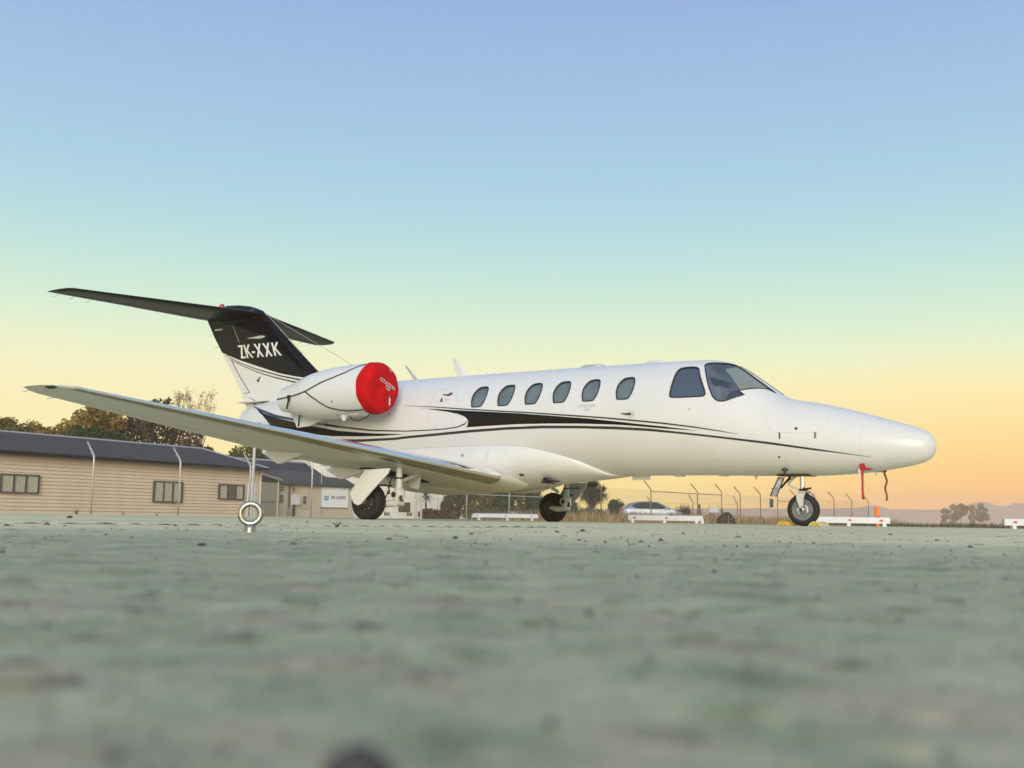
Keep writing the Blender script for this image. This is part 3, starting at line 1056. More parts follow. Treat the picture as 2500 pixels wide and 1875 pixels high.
b = MB()
cxx, czz = 5.67, .64
b.add([(cxx + .105 * math.cos(t), on_belly(cxx + .105 * math.cos(t), czz + .045 * math.sin(t)) + .012, czz + .045 * math.sin(t)) for t in np.linspace(0, 2 * math.pi, 16, endpoint=False)], [tuple(range(16))])
b.build('landing_light_window', darkgrey, belly)
b = MB()
b.add([(x, on_belly(x, z) + .012, z) for x, z in ((6.07, .708), (6.0, .708), (6.0, .738), (6.07, .738))], [(0, 1, 2, 3)])
b.build('drain_grille', darkgrey, belly)
b = MB()
b.add([(x, on_belly(x, z) + .010, z) for x, z in ((7.06, 1.015), (7.01, 1.015), (7.01, 1.06), (7.06, 1.06))], [(0, 1, 2, 3)])
b.build('fuel_placard', lettergrey, belly)
MB().tube([(6.563, on_belly(6.56, z) + .003, z) for z in np.linspace(1.165, .93, 10)], .0025, 6).build('fairing_seam', seam, belly)


# ---- wings
WZ0, WSL = .565, .1217


def wle(y):
    return 6.238 + .2437 * (y - .9) if y < 7.25 else 6.238 + .2437 * 6.35 + (y - 7.25) ** 2 * 3.0


def wte(y):
    return 8.70 + .02 * math.sin((y - .9) / 6.3 * math.pi) if y < 7.2 else 8.70 - (y - 7.2) ** 2 * 1.4


def naca(t, c):
    return 5 * t * (.2969 * math.sqrt(max(c, 0)) - .126 * c - .3516 * c * c + .2843 * c ** 3 - .1036 * c ** 4)


def wsec(y, c0=0.0, c1=1.0, up=True, lo=True, grow=0.0, n=22):
    """Ring of section points between chord fractions c0..c1, upper aft->LE then lower LE->aft."""
    L, T = wle(y), wte(y)
    ch = T - L
    th = .1438 - .0718 * min(y / 7.5, 1)
    if y > 7.25:
        th *= math.sqrt(max(0.02, 1 - ((y - 7.25) / .34) ** 2))
    z = WZ0 + WSL * y
    pts = []
    cs = [c0 + (c1 - c0) * (1 - math.cos(math.pi / 2 * k / n)) for k in range(n + 1)]
    for c in cs[::-1]:
        pts.append((L + c * ch - grow * (c < .02), y, z + (naca(th, c) * 1.08 + .012 * math.sin(math.pi * c)) * ch + grow))
    for c in cs[1:]:
        pts.append((L + c * ch, y, z - (naca(th, c) * .92 - .012 * math.sin(math.pi * c)) * ch - grow))
    return pts


WY = [.35, .95, 1.6, 2.4, 3.2, 4.0, 4.8, 5.6, 6.4, 7.0, 7.25, 7.36, 7.45, 7.52, 7.565, 7.585]


def wlow(x, y):
    c = min(max((x - wle(y)) / (wte(y) - wle(y)), 0), 1)
    th = .1438 - .0718 * min(y / 7.5, 1)
    return WZ0 + WSL * y - (naca(th, c) * .92 - .012 * math.sin(math.pi * c)) * (wte(y) - wle(y))


for s in (1, -1):
    def F(p):
        return (p[0], p[1] * s, p[2])
    b = MB().rows([[F(p) for p in wsec(y)] for y in WY], True)
    m = len(wsec(1.0))
    b.f.append(tuple(range(m)))
    b.f.append(tuple((len(WY) - 1) * m + k for k in range(m)))
    b.mi += [0, 0]
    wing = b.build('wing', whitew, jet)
    # wheel well
    wp = [(7.42, 2.36), (7.36, 2.0), (7.36, 1.6), (7.38, 1.3), (7.48, 1.10), (7.68, 1.0), (7.92, 1.0), (8.12, 1.10), (8.2, 1.35), (8.2, 1.8), (8.05, 2.2), (7.80, 2.40)]
    cutb = MB()
    pz = [(x, y * s, .10) for x, y in smooth_poly(wp, 1)]
    pt = [(x, y * s, WZ0 + WSL * y + .035) for x, y in smooth_poly(wp, 1)]
    k = len(pz)
    cutb.add(pz + pt, [tuple(range(k)), tuple(range(2 * k - 1, k - 1, -1))] + [(i, (i + 1) % k, k + (i + 1) % k, k + i) for i in range(k)])
    cut(wing, [(cutb, darkgrey)])
    LY = [.93, 1.6, 2.4, 3.2, 4.0, 4.8, 5.6, 6.4, 6.9, 7.2, 7.3, 7.36]
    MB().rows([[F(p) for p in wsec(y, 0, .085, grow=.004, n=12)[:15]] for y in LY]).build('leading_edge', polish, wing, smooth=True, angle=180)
    MB().rows([[F(p) for p in wsec(y, 0, .085, grow=.004, n=12)[14:]] for y in LY]).build('leading_edge_underside', darkreflmetal, wing, smooth=True, angle=180)  # lower half of the same sleeve, dark ground reflection painted in
    # flap and aileron gaps, flap track fairings
    for y0, y1, c in ((1.05, 4.3, .74), (4.36, 6.9, .76)):
        pts = [F((wle(y) + c * (wte(y) - wle(y)), y, wlow(wle(y) + c * (wte(y) - wle(y)), y) - .001)) for y in np.linspace(y0, y1, 12)]
        MB().tube(pts, .0018, 6).build('control_gap', seam, wing)
    for y0, mt in ((4.33, darkgrey),):
        pts = [F((x, y0, wlow(x, y0) - .001)) for x in np.linspace(wle(y0) + .75 * (wte(y0) - wle(y0)), wte(y0), 6)]
        MB().tube(pts, .0018, 6).build('control_gap', seam, wing)
    for y0, x0, x1, x2, dz in ((3.45, 7.98, 8.44, 8.82, .17), (2.05, 7.98, 8.48, 8.88, .17)):
        gg = []
        zz = WZ0 + WSL * y0
        for x, w_, d in ((x0, .012, .0), (x0 + .2, .035, .07), (x1, .045, dz), (x1 + .05, .045, dz), (x2, .02, .03)):
            gg.append([F((x, y0 - w_, wlow(x, y0) + .02)), F((x, y0 + w_, wlow(x, y0) + .02)), F((x, y0 + w_ * .7, wlow(x, y0) - d)), F((x, y0 - w_ * .7, wlow(x, y0) - d))])
        MB().rows(gg, True).build('flap_fairing', white, wing, smooth=True, angle=35)
    for y0 in (7.42, 7.05, 6.55):
        xe, ze = wte(y0), WZ0 + WSL * y0
        MB().tube([F((xe - .02, y0, ze + .0)), F((xe + .13, y0, ze - .01))], .004, 5).build('static_wick', lettergrey, wing)
    # tip light
    MB().ball(F((8.08, 7.505, WZ0 + WSL * 7.5 - .010)), (.10, .045, .022), 14, 8).build('navigation_light', glass_mat('lamp_green' if s > 0 else 'lamp_red', (.05, .35, .28) if s > 0 else (.5, .03, .03), .05, 1.6), wing, smooth=True)
    MB().ball(F((8.02, 7.53, WZ0 + WSL * 7.5 - .006)), (.018, .012, .018), 8, 6).build('lamp_bracket', darkgrey, wing, smooth=True)
    for x, y, w_ in ((7.0, 1.42, .2), (7.0, 5.2, .09)):
        b = MB()
        b.tube([F((x + w_ * math.cos(t), y + w_ * .8 * math.sin(t), wlow(x + w_ * math.cos(t), y + w_ * .8 * math.sin(t)) - .001)) for t in np.linspace(0, 2 * math.pi, 18)], .003, 5)
        b.build('access_panel_seam', seam, wing)

# ---- engines
NX = [8.336, 8.366, 8.446, 8.796, 9.10, 9.296, 9.55, 9.796, 10.0, 10.196, 10.386, 10.526]
NR = [.361, .396, .416, .436, .439, .436, .418, .3886, .341, .287, .243, .2166]


def ncz(x):
    return 2.139 - (x - 8.44) * .0454


NMS = _pchip(np.array(NX), np.array(NR))


def nrad(x):
    x = min(max(x, NX[0]), NX[-1])
    i = min(max(int(np.searchsorted(NX, x)) - 1, 0), len(NX) - 2)
    h = NX[i + 1] - NX[i]
    t = (x - NX[i]) / h
    return (2 * t ** 3 - 3 * t * t + 1) * NR[i] + (t ** 3 - 2 * t * t + t) * NMS[i] * h + (-2 * t ** 3 + 3 * t * t) * NR[i + 1] + (t ** 3 - t * t) * NMS[i + 1] * h


NYC = 1.3363
for s in (1, -1):
    b = MB()
    rowsn = []
    for x in np.concatenate([[8.336, 8.345, 8.36, 8.38, 8.41, 8.45], np.linspace(8.5, 10.526, 40)]):
        r = nrad(x)
        rowsn.append([(x, s * NYC + r * math.cos(t), ncz(x) + r * math.sin(t)) for t in np.linspace(0, 2 * math.pi, 56, endpoint=False)])
    r0 = []
    for x, r in ((8.55, .27), (8.40, .285), (8.35, .32), (8.337, .345)):
        r0.append([(x, s * NYC + r * math.cos(t), ncz(8.4) + r * math.sin(t)) for t in np.linspace(0, 2 * math.pi, 56, endpoint=False)])
    r1 = []
    for x, r in ((10.526, .205), (10.4, .19), (10.2, .17)):
        r1.append([(x, s * NYC + r * math.cos(t), ncz(x) + r * math.sin(t)) for t in np.linspace(0, 2 * math.pi, 56, endpoint=False)])
    b.rows(r0 + rowsn + r1, True)
    nac = b.build('engine_nacelle', white, jet, smooth=True, angle=50)
    MB().lathe([(8.5, .015), (8.56, .10), (8.60, .285)], (0, s * NYC, ncz(8.5)), 'X', 32).build('engine_fan', darkgrey, nac, smooth=True)
    MB().lathe([(10.10, .17), (10.35, .12), (10.60, .02)], (0, s * NYC, ncz(10.4)), 'X', 24).build('exhaust_cone', darkgrey, nac, smooth=True)
    b = MB()
    gg = []
    for y_, za, tk, xa, xb in ((.45, 1.93, .17, 8.85, 11.05), (.85, 1.99, .15, 8.85, 10.95), (1.30, 2.05, .11, 8.85, 10.75)):
        gg.append([(xa, s * y_, za), (xa + .3, s * y_, za + tk * .8), (xb - .6, s * y_, za + tk * .6), (xb, s * y_, za - .05), (xb - .6, s * y_, za - tk), (xa + .3, s * y_, za - tk * .8)])
    b.rows(gg, True).build('engine_pylon', white, jet, smooth=True, angle=40)
    # strake below the tail pipe
    b = MB()
    q = [(9.75, 1.76), (10.72, 1.93), (10.50, 1.58), (10.2, 1.60)]
    b.prism([(x, z) for x, z in q], s * 1.02, s * 1.06)
    b.build('thrust_paddle', white, nac)
    MB().lathe([(-.10, .028), (-.09, .03), (0, .062)], (9.05, s * 1.45, ncz(9.05) - .40), 'Z', 16).build('drain_mast', white, nac, smooth=True)
    MB().box((8.70, s * 1.46 - .03, ncz(8.7) - .425), (8.95, s * 1.46 + .03, ncz(8.7) - .385)).build('vent_scoop', chrome, nac)
    b = MB()
    for x in np.arange(8.56, 9.62, .105):
        t = R(-8 + (x - 8.5) * 1)
        r = nrad(x) + .001
        b.ball((x, s * (NYC + r * math.cos(t)), ncz(x) + r * math.sin(t)), .006, 6, 4)
    for x, a in ((9.62, -12), (9.62, -14.5), (9.70, -28), (9.74, -28), (9.72, -46), (9.76, -46), (9.74, 12), (8.85, 52), (8.95, 52)):
        r = nrad(x) + .001
        b.ball((x, s * (NYC + r * math.cos(R(a))), ncz(x) + r * math.sin(R(a))), .007, 6, 4)
    tag(b.build('cowl_fasteners', lettergrey, nac), kind='stuff')
    b = MB()
    for x, a, l in ((9.08, -27, .04), (9.14, -66, .03)):
        b.tube([(x, s * (NYC + (nrad(x) + .002) * math.cos(R(q))), ncz(x) + (nrad(x) + .002) * math.sin(R(q))) for q in (a - l * 60, a + l * 60)], .007, 6)
    tag(b.build('cowl_slot', darkgrey, nac), kind='stuff')

# ---- fin


def fle(z):
    pts = [(2.05, 9.55), (2.20, 9.9), (2.34, 10.35), (2.50, 10.72), (2.733, 11.039), (3.397, 11.839), (3.97, 12.519), (4.05, 12.62)]
    return float(np.interp(z, [p[0] for p in pts], [p[1] for p in pts]))


def fte(z):
    pts = [(2.0, 12.84), (2.235, 12.985), (2.449, 13.092), (3.269, 13.689), (3.606, 13.941), (4.008, 14.201)]
    return float(np.interp(z, [p[0] for p in pts], [p[1] for p in pts]))


def fin_th(z):
    return .155 - .075 * min(max((z - 2.1) / 1.9, 0), 1)


def yfin(x, z):
    c = (x - fle(z)) / (fte(z) - fle(z))
    c = min(max(c, 0), 1)
    return max(naca(1.0, c) * 2 * fin_th(z) * .5 / .5 * .98, .0)


EDGE = [(10.6, 2.50), (11.04, 2.575), (11.478, 2.653), (11.683, 2.687), (11.981, 2.748), (12.285, 2.831), (12.595, 2.927), (12.909, 3.014), (13.230, 3.113), (13.507, 3.211), (13.723, 3.294)]


def edge_z(x):
    return float(np.interp(x, [p[0] for p in EDGE], [p[1] for p in EDGE]))


cfr = [1, .97, .9, .8, .68, .55, .42, .3, .2, .12, .06, .025, .008, 0]
zb0, zt0 = 2.06, 4.03
grid = []
nlow, nup = 9, 12
for r_ in range(nlow + nup + 1):
    row = []
    for sd in (1, -1):
        for c in (cfr if sd > 0 else cfr[-2:0:-1]):
            ze = 2.9
            for _ in range(25):
                ze = edge_z(fle(ze) + c * (fte(ze) - fle(ze)))
            z = zb0 + (ze - zb0) * r_ / nlow if r_ <= nlow else ze + (zt0 - ze) * (r_ - nlow) / nup
            x = fle(z) + c * (fte(z) - fle(z))
            row.append((x, sd * max(naca(1.0, c) * fin_th(z) * .98, .004 if c > .5 else 0), z))
    grid.append(row)
b = MB()
m = len(grid[0])
b.rows(grid, True)
b.mi = [0 if i < nlow * m else 1 for i in range(len(b.f))]
fin = b.build('tail_fin', [white, black], jet, smooth=True, angle=60)


def finpt(x, z, off=.004, s=1):
    c = min(max((x - fle(z)) / (fte(z) - fle(z)), 0), 1)
    return Vector((x, s * (max(naca(1.0, c) * fin_th(z) * .98, .004) + off), z))


def fin_decal(name, poly, mat, step=.07, off=.004, sides=(1, -1), parent=None):
    vs, fs = tri_poly(poly, step)
    for s in sides:
        MB().add([finpt(x, z, off, s) for x, z in vs], fs).build(name, mat, parent or fin, smooth=True, angle=180)


def fband(pts, w0, w1, mat):
    n = len(pts)
    up = [(x, z + (w0 + (w1 - w0) * i / (n - 1)) / 2) for i, (x, z) in enumerate(pts)]
    lo = [(x, z - (w0 + (w1 - w0) * i / (n - 1)) / 2) for i, (x, z) in enumerate(pts)]
    fin_decal('stripe', up + lo[::-1], mat)


fband([(13.50, 3.175), (13.129, 3.029), (12.591, 2.861), (11.979, 2.704), (11.534, 2.614), (11.1, 2.54)], .012, .036, charcoal)
fband([(13.46, 3.13), (13.095, 2.982), (12.588, 2.806), (12.126, 2.681), (11.677, 2.580), (11.1, 2.47)], .010, .032, charcoal)
fband([(12.86, 2.335), (12.70, 2.27), (12.50, 2.215), (12.3, 2.17)], .006, .03, charcoal)
fband([(12.88, 2.27), (12.75, 2.215), (12.62, 2.175)], .006, .02, charcoal)

# rudder hinge gap, trim tab, seams
b = MB()
for s in (1, -1):
    b.tube([finpt(13.40, 3.10, 0, s), finpt(13.2, 2.83, 0, s), finpt(12.851, 2.432, 0, s)], .008, 6)
    b.tube([finpt(12.851, 2.432, 0, s), finpt(13.02, 2.418, 0, s)], .006, 6)
    b.tube([finpt(13.597, 3.213, 0, s), finpt(13.452, 3.203, 0, s)], .006, 6)
b.build('rudder_gap', darkgrey, fin)
b = MB()
for s in (1, -1):
    b.tube([finpt(13.40, 3.80, 0, s), finpt(13.33, 3.70, 0, s), finpt(13.18, 3.45, 0, s)], .006, 6)
b.build('rudder_hinge', lettergrey, fin)
MB().box((13.50, -.018, 3.745), (13.93, .018, 3.775)).build('rudder_gap_light', letter, fin)
MB().box((12.20, -.19, 2.218), (13.0, .19, 2.238)).build('tail_cone_shelf', white, jet)
for z0, dz in ((3.68, -.03), (3.42, -.03)):
    MB().tube([(fte(z0) - .02, 0, z0), (fte(z0) + .14, 0, z0 + dz)], .004, 5).build('static_wick', lettergrey, fin)
fin_decal('fin_vent', [(12.62, 2.71), (12.55, 2.655), (12.60, 2.61), (12.64, 2.655), (12.55, 2.72), (12.52, 2.72), (12.58, 2.66)], darkgrey, .05, .005, (1,))
# blade fairing on the fin side
for s in (1, -1):
    gg = []
    for x, h, d in ((12.45, .012, .0), (12.50, .04, .02), (12.62, .055, .03), (12.75, .035, .018), (12.95, .006, .0)):
        c_ = finpt(x, 3.51, 0, s)
        gg.append([(x, c_.y, c_.z + h * .5), (x, c_.y + s * d, c_.z + h * .1), (x, c_.y, c_.z - h * .6)])
    MB().rows(gg).build('fin_blade', white2, fin, smooth=True)

# registration letters, built as strokes
GL = {'Z': [((0, 1), (.78, 1)), ((.70, 1), (.08, 0)), ((0, 0), (.80, 0))], 'K': [((.09, 0), (.09, 1)), ((.72, 1), (.12, .42)), ((.26, .56), (.76, 0))],
      'X': [((.04, 1), (.76, 0)), ((.76, 1), (.04, 0))], '-': [((.0, .40), (.85, .40))]}
HGT, SW = .262, .043
LPOS = [0, .170, .352, .478, .722, .955]
LWID = [.17, .215, .11, .205, .200, .215]


def stroke_quads(ch, WID):
    q = []
    for (x0, y0), (x1, y1) in GL[ch]:
        ax, ay, bx, by = x0 * WID, y0 * HGT, x1 * WID, y1 * HGT
        hor = abs(by - ay) < 1e-6
        if hor:
            yy = ay - SW * .42 if y0 > .9 else (ay + SW * .42 if y0 < .1 else ay)
            q.append([(ax, yy - SW * .42), (bx, yy - SW * .42), (bx, yy + SW * .42), (ax, yy + SW * .42)])
        else:
            w = SW * .55 * (1 if abs(bx - ax) < .02 else 1.12)
            q.append([(ax - w, ay), (ax + w, ay), (bx + w, by), (bx - w, by)])
    return q


for s in (1, -1):
    for u0, wd_, ch in zip(LPOS, LWID, 'ZK-XXK'):
        b = MB()
        for k, q in enumerate(stroke_quads(ch, wd_)):
            vs, fs = tri_poly(q, .06)
            pts = []
            for u, v in vs:
                uu = u0 + u
                # slanted on the fin: the line of letters rises slightly towards the nose
                if s > 0:
                    x = 13.10 - uu * 1.0 + v * .47
                    z = 3.120 - uu * .018 + v * 1.03
                else:
                    x = 11.98 + uu + v * .47
                    z = 3.10 + uu * .018 + v * 1.03
                pts.append(finpt(x, z, .006 + .0004 * k, s))
            b.add(pts, fs)
        b.build('registration_letter', letter, fin)

# bullet on top of the fin, beacon, aerial wire
gg = []
for x, h, w_, zc_ in ((14.15, .02, .02, 4.02), (13.9, .12, .05, 4.03), (13.62, .21, .075, 4.03), (13.3, .20, .085, 4.02), (12.95, .155, .085, 4.01), (12.75, .10, .075, 4.0), (12.6, .06, .05, 3.985), (12.53, .02, .02, 3.97)):
    gg.append([(x, w_ * math.cos(t), zc_ + h * math.sin(t)) for t in np.linspace(0, 2 * math.pi, 20, endpoint=False)])
bullet = MB().rows(gg, True).build('fin_bullet', black, jet, smooth=True, angle=180)
b = MB()
for i in range(9):
    b.ball((12.78 + i * .075, .088, 4.06 - .002 * i), .008, 6, 4)
tag(b.build('bullet_rivets', letter, bullet), kind='stuff')
MB().lathe([(0, .05), (.03, .055), (.06, .05), (.085, .03), (.095, .005)], (13.77, 0, 4.20), 'Z', 16).build('beacon', pmat('beacon_red', (.55, .01, .015), .2, coat=.5), jet, smooth=True)
MB().tube([(12.519, 0, 3.985), (11.6, -.05, 3.50), (10.6, -.09, 2.99), (9.6, -.10, 2.44)], .0045, 5).build('aerial_wire', lettergrey, jet)
b = MB()
b.tube([(12.48, .0, 3.965), (12.0, .012, 3.56), (11.45, .012, 3.095)], .006, 5)
b.ball((12.05, .012, 3.60), .014, 8, 6)
b.build('fin_edge_cable', lettergrey, jet)


# ---- tailplane
def hsec(y, LE, TE, t, z=3.98):
    ch = TE - LE
    cs = [1 - math.cos(math.pi / 2 * k / 14) for k in range(15)]
    p = [(LE + c * ch, y, z + naca(t, c) * ch) for c in cs[::-1]]
    p += [(LE + c * ch, y, z - naca(t, c) * ch) for c in cs[1:]]
    return p


for s in (1, -1):
    HY = [(.0, 12.60, 14.18), (.15, 12.66, 14.22), (1.725, 13.20, 14.325), (1.735, 13.20, 14.305), (3.0, 13.645, 14.42), (3.36, 13.77, 14.45), (3.42, 13.84, 14.455), (3.45, 13.98, 14.46), (3.47, 14.2, 14.465)]
    b = MB().rows([[(p[0], p[1] * s, p[2]) for p in hsec(y, a, c, .095)] for y, a, c in HY], True)
    m = len(hsec(0, 0, 1, .1))
    b.f.append(tuple((len(HY) - 1) * m + k for k in range(m)))
    b.mi.append(0)
    tp = b.build('tailplane', stabblack, jet, smooth=True, angle=50)
    b = MB()
    pts = [(LE_ + .70 * (TE_ - LE_), y * s, 3.98 - naca(.095, .7) * (TE_ - LE_) - .001) for y, LE_, TE_ in HY[1:6]]
    b.tube(pts, .005, 6).build('elevator_gap', darkgrey, tp)
    for y in (3.25, 2.95, 2.62):
        te = 14.18 + .083 * y
        MB().tube([(te - .02, y * s, 3.975), (te + .03, y * s, 3.955), (te + .13, y * s, 3.94)], .0042, 5).build('static_wick', lettergrey, tp)

# ---- main landing gear
for s in (1, -1):
    def G(x, y, z):
        return (x, y * s, z)
    gear = bpy.data.objects.new('main_gear', None)
    COL.objects.link(gear)
    gear.parent = jet
    WX, WYc, WZc = 7.45, 2.62, .262
    b = MB()
    tp_ = [(-.095, .165), (-.10, .20), (-.098, .235), (-.085, .258), (-.06, .272), (-.02, .279), (.02, .279), (.06, .272), (.085, .258), (.098, .235), (.10, .20), (.095, .165)]
    b.lathe(tp_, G(WX, WYc, WZc), 'Y', 48, False)
    b.v = [(x, y, max(z, .001)) for x, y, z in b.v]
    b.build('tyre', rubber, gear, smooth=True, angle=60)
    b = MB()
    b.lathe([(-.10, .02), (-.085, .06), (-.07, .09), (-.05, .13), (-.09, .16), (-.096, .175), (.096, .175), (.09, .16), (.05, .13), (.07, .09), (.085, .06), (.10, .02)], G(WX, WYc, WZc), 'Y', 32)
    rimo = b.build('wheel_hub', pmat('hub_black', (.03, .03, .032), .5) if s > 0 else MATS['hub_black'], gear, smooth=True, angle=35)
    b = MB()
    for k in range(9):
        t = 2 * math.pi * k / 9
        b.ball(G(WX + .115 * math.cos(t), WYc + .062, WZc + .115 * math.sin(t)), .013, 6, 4)
    tag(b.build('hub_bolts', rimgrey, gear), kind='stuff')
    MB().lathe([(.09, .045), (.115, .04), (.118, .005)], G(WX, WYc, WZc + .005), 'Y', 16).build('hub_cap', rimgrey, gear, smooth=True)
    SX, SY = 7.05, 2.42
    b = MB()
    b.tube([G(SX, SY, .92), G(SX, SY, .60)], .046, 18)
    b.tube([G(SX, SY, .66), G(SX, SY, .62)], .050, 18)
    b.build('upper_strut', white2, gear, smooth=True)
    MB().tube([G(SX, SY, .625), G(SX, SY, .602)], .052, 18).build('strut_collar', darkgrey, gear, smooth=True)
    b = MB()
    b.tube([G(SX, SY, .61), G(SX, SY, .47), G(SX - .01, SY, .43), G(SX - .01, SY, .36)], [.047, .056, .088, .075], 18)
    b.tube([G(SX + .02, SY + .09, .37), G(SX + .02, SY - .09, .37)], .065, 16)
    b.tube([G(SX - .02, SY + .06, .36), G(SX - .01, SY + .055, .24)], [.035, .03], 10)
    b.tube([G(SX - .02, SY - .06, .36), G(SX - .01, SY - .055, .24)], [.035, .03], 10)
    b.tube([G(SX - .01, SY + .085, .245), G(SX - .01, SY - .085, .245)], .042, 14)
    b.build('trunnion', white2, gear, smooth=True)
    for dy in (.092, -.092):
        MB().tube([G(SX + .02, SY + dy, .37), G(SX + .02, SY + dy + (.004 if dy > 0 else -.004), .37)], .042, 14).build('trunnion_hole', darkgrey, gear)
    b = MB()
    b.tube([G(SX - .062, SY - .0, .42), G(SX - .062, SY - .0, .28)], .024, 10)
    b.build('trunnion_hole', darkgrey, gear)
    MB().tube([G(SX - .085, SY, .41), G(SX - .088, SY, .30)], .010, 8).build('shock_rod', chrome, gear, smooth=True)
    b = MB()
    b.tube([G(SX, SY + .02, .25), G(SX + .2, SY + .06, .235), G(WX, SY + .10, WZc)], [.05, .055, .05], 12)
    b.tube([G(WX, SY + .06, WZc), G(WX, WYc, WZc)], .04, 12)
    b.build('trailing_link', white2, gear, smooth=True)
    b = MB()
    b.lathe([(-.02, .13), (.03, .13)], G(WX, WYc - .12, WZc), 'Y', 24)
    b.build('brake', darkgrey, gear, smooth=True)
    b = MB()
    b.tube([G(SX + .07, SY + .09, .60), G(SX + .10, SY + .11, .48), G(SX + .12, SY + .11, .40), G(SX + .2, SY + .08, .28)], .009, 6)
    b.tube([G(SX + .09, SY + .05, .62), G(SX + .13, SY + .07, .5), G(SX + .11, SY + .08, .38)], .011, 6)
    for k in range(4):
        b.ball(G(SX + .11, SY + .10, .54 - .05 * k), .018, 6, 5)
    b.build('brake_hose', darkgrey, gear, smooth=True)
    b = MB()
    for zz in (.53, .505, .44):
        b.ball(G(SX + .10, SY + .125, zz), .012, 6, 4)
    tag(b.build('hose_clip', letter, gear), kind='stuff')
    # side brace towards the fuselage
    MB().tube([G(SX + .12, SY - .10, .55), G(SX + .10, 1.75, .72)], .03, 10).build('side_brace', white2, gear, smooth=True)
    # outer door carried by the strut
    DY = 2.90
    dq = [(6.86, .735), (6.885, .66), (7.32, .225), (7.38, .205), (7.47, .235), (7.58, .375), (7.30, .72)]
    b = MB()
    vs, fs = tri_poly(dq, .08)

    def dy(x, z):
        return DY + .10 * (.72 - z) - .10 * ((x - 7.2) / .4) ** 2 * .4
    n = len(vs)
    A = [G(x, dy(x, z), z) for x, z in vs]
    B_ = [G(x, dy(x, z) - .022, z) for x, z in vs]
    b.add(A, fs)
    b.add(B_, [f[::-1] for f in fs])
    dd = densify(dq, .08)
    k = len(dd)
    b.add([G(x, dy(x, z), z) for x, z in dd] + [G(x, dy(x, z) - .022, z) for x, z in dd], [(i, (i + 1) % k, k + (i + 1) % k, k + i) for i in range(k)])
    b.build('gear_door', white, gear, smooth=True, angle=35)
    b = MB()
    b.tube([G(7.12, 2.5, .5), G(7.2, dy(7.2, .5) - .03, .5)], .014, 8)
    b.tube([G(7.05, 2.48, .62), G(7.05, dy(7.05, .62) - .03, .63)], .014, 8)
    b.build('door_link', darkgrey, gear)
    # inner door hanging from the belly
    q = [(7.16, .66), (7.42, .66), (7.36, .50), (7.20, .47)]
    b = MB().prism(q, s * 1.75, s * 1.77)
    b.build('inner_gear_door', white2, gear)

# ---- nose gear
ng = bpy.data.objects.new('nose_gear', None)
COL.objects.link(ng)
ng.parent = jet
NXC, NZC = 1.79, .227
b = MB()
b.lathe([(-.052, .145), (-.058, .165), (-.058, .19), (-.048, .212), (-.03, .223), (0, .2275), (.03, .223), (.048, .212), (.058, .19), (.058, .165), (.052, .145)], (NXC, 0, NZC), 'Y', 56, False)
b.v = [(x, y, max(z, .001)) for x, y, z in b.v]
b.build('tyre', rubber, ng, smooth=True, angle=60)
MB().lathe([(-.05, .01), (-.05, .05), (-.035, .07), (-.035, .125), (-.056, .138), (-.054, .149), (.054, .149), (.056, .138), (.035, .125), (.035, .07), (.05, .05), (.05, .01)], (NXC, 0, NZC), 'Y', 48).build('wheel_rim', rimgrey, ng, smooth=True, angle=30)
for s in (1, -1):
    MB().lathe([(s * .036, .088), (s * .041, .096), (s * .036, .104)], (NXC, 0, NZC), 'Y', 40, False).build('rim_ring', pmat('rim_ring_grey%d' % s, (.14, .145, .145), .5), ng, smooth=True)
    b = MB()
    for k in range(6):
        t = 2 * math.pi * (k + .3) / 6
        b.ball((NXC + .123 * math.cos(t), s * .038, NZC + .123 * math.sin(t)), .009, 6, 4)
    tag(b.build('rim_bolts', darkgrey, ng), kind='stuff')
    b = MB()
    for a0, a1 in ((-200, -130), (-30, 55)):
        b.rows([[(NXC + r * math.cos(R(t)) * -1, s * .040, NZC + r * math.sin(R(t))) for t in np.linspace(a0, a1, 12)] for r in (.062, .080)])
    b.build('rim_slot', letter, ng)
    # fork leg, curved and tapering
    fp = [(1.845, .475), (1.86, .44), (1.862, .38), (1.845, .33), (1.822, .27), (1.812, .225), (1.785, .225), (1.772, .28), (1.765, .34), (1.76, .40), (1.735, .455), (1.74, .48)]
    MB().prism(smooth_poly(fp, 2), s * .068, s * .088).build('fork_leg', white2, ng, smooth=True, angle=40)
    b = MB()
    b.lathe([(s * .05, .03), (s * .095, .028), (s * .10, .02)], (NXC, 0, NZC), 'Y', 12)
    for a in (90, 210, 330):
        b.tube([(NXC, s * .092, NZC), (NXC + .045 * math.cos(R(a + 120)), s * .092, NZC + .045 * math.sin(R(a + 120)))], .011, 6)
    b.build('axle_nut', white2 if s < 0 else steel, ng, smooth=True)
    MB().lathe([(s * .095, .022), (s * .108, .02)], (NXC, 0, NZC), 'Y', 8).build('axle_end', darkgrey, ng)
b = MB()
b.box((1.74, -.088, .455), (1.85, .088, .485))
b.build('fork_crown', white2, ng)
MB().rows([[(1.80 + .27 * math.cos(R(t)) * .92, y, .225 + .265 * math.sin(R(t))) for y in (-.06, .06)] for t in np.linspace(98, 128, 8)]).build('mud_shield', rimgrey, ng)
b = MB()
b.tube([(1.80, 0, .74), (1.80, 0, .48)], .036, 16)
b.build('strut', chrome, ng, smooth=True)
b = MB()
b.tube([(1.80, 0, .515), (1.80, 0, .475)], .05, 14)
b.tube([(1.80, .05, .50), (1.72, .06, .515), (1.66, .05, .525)], .014, 8)
b.tube([(1.77, .07, .53), (1.70, .08, .495)], .012, 6)
b.build('steering_collar', darkgrey, ng, smooth=True)
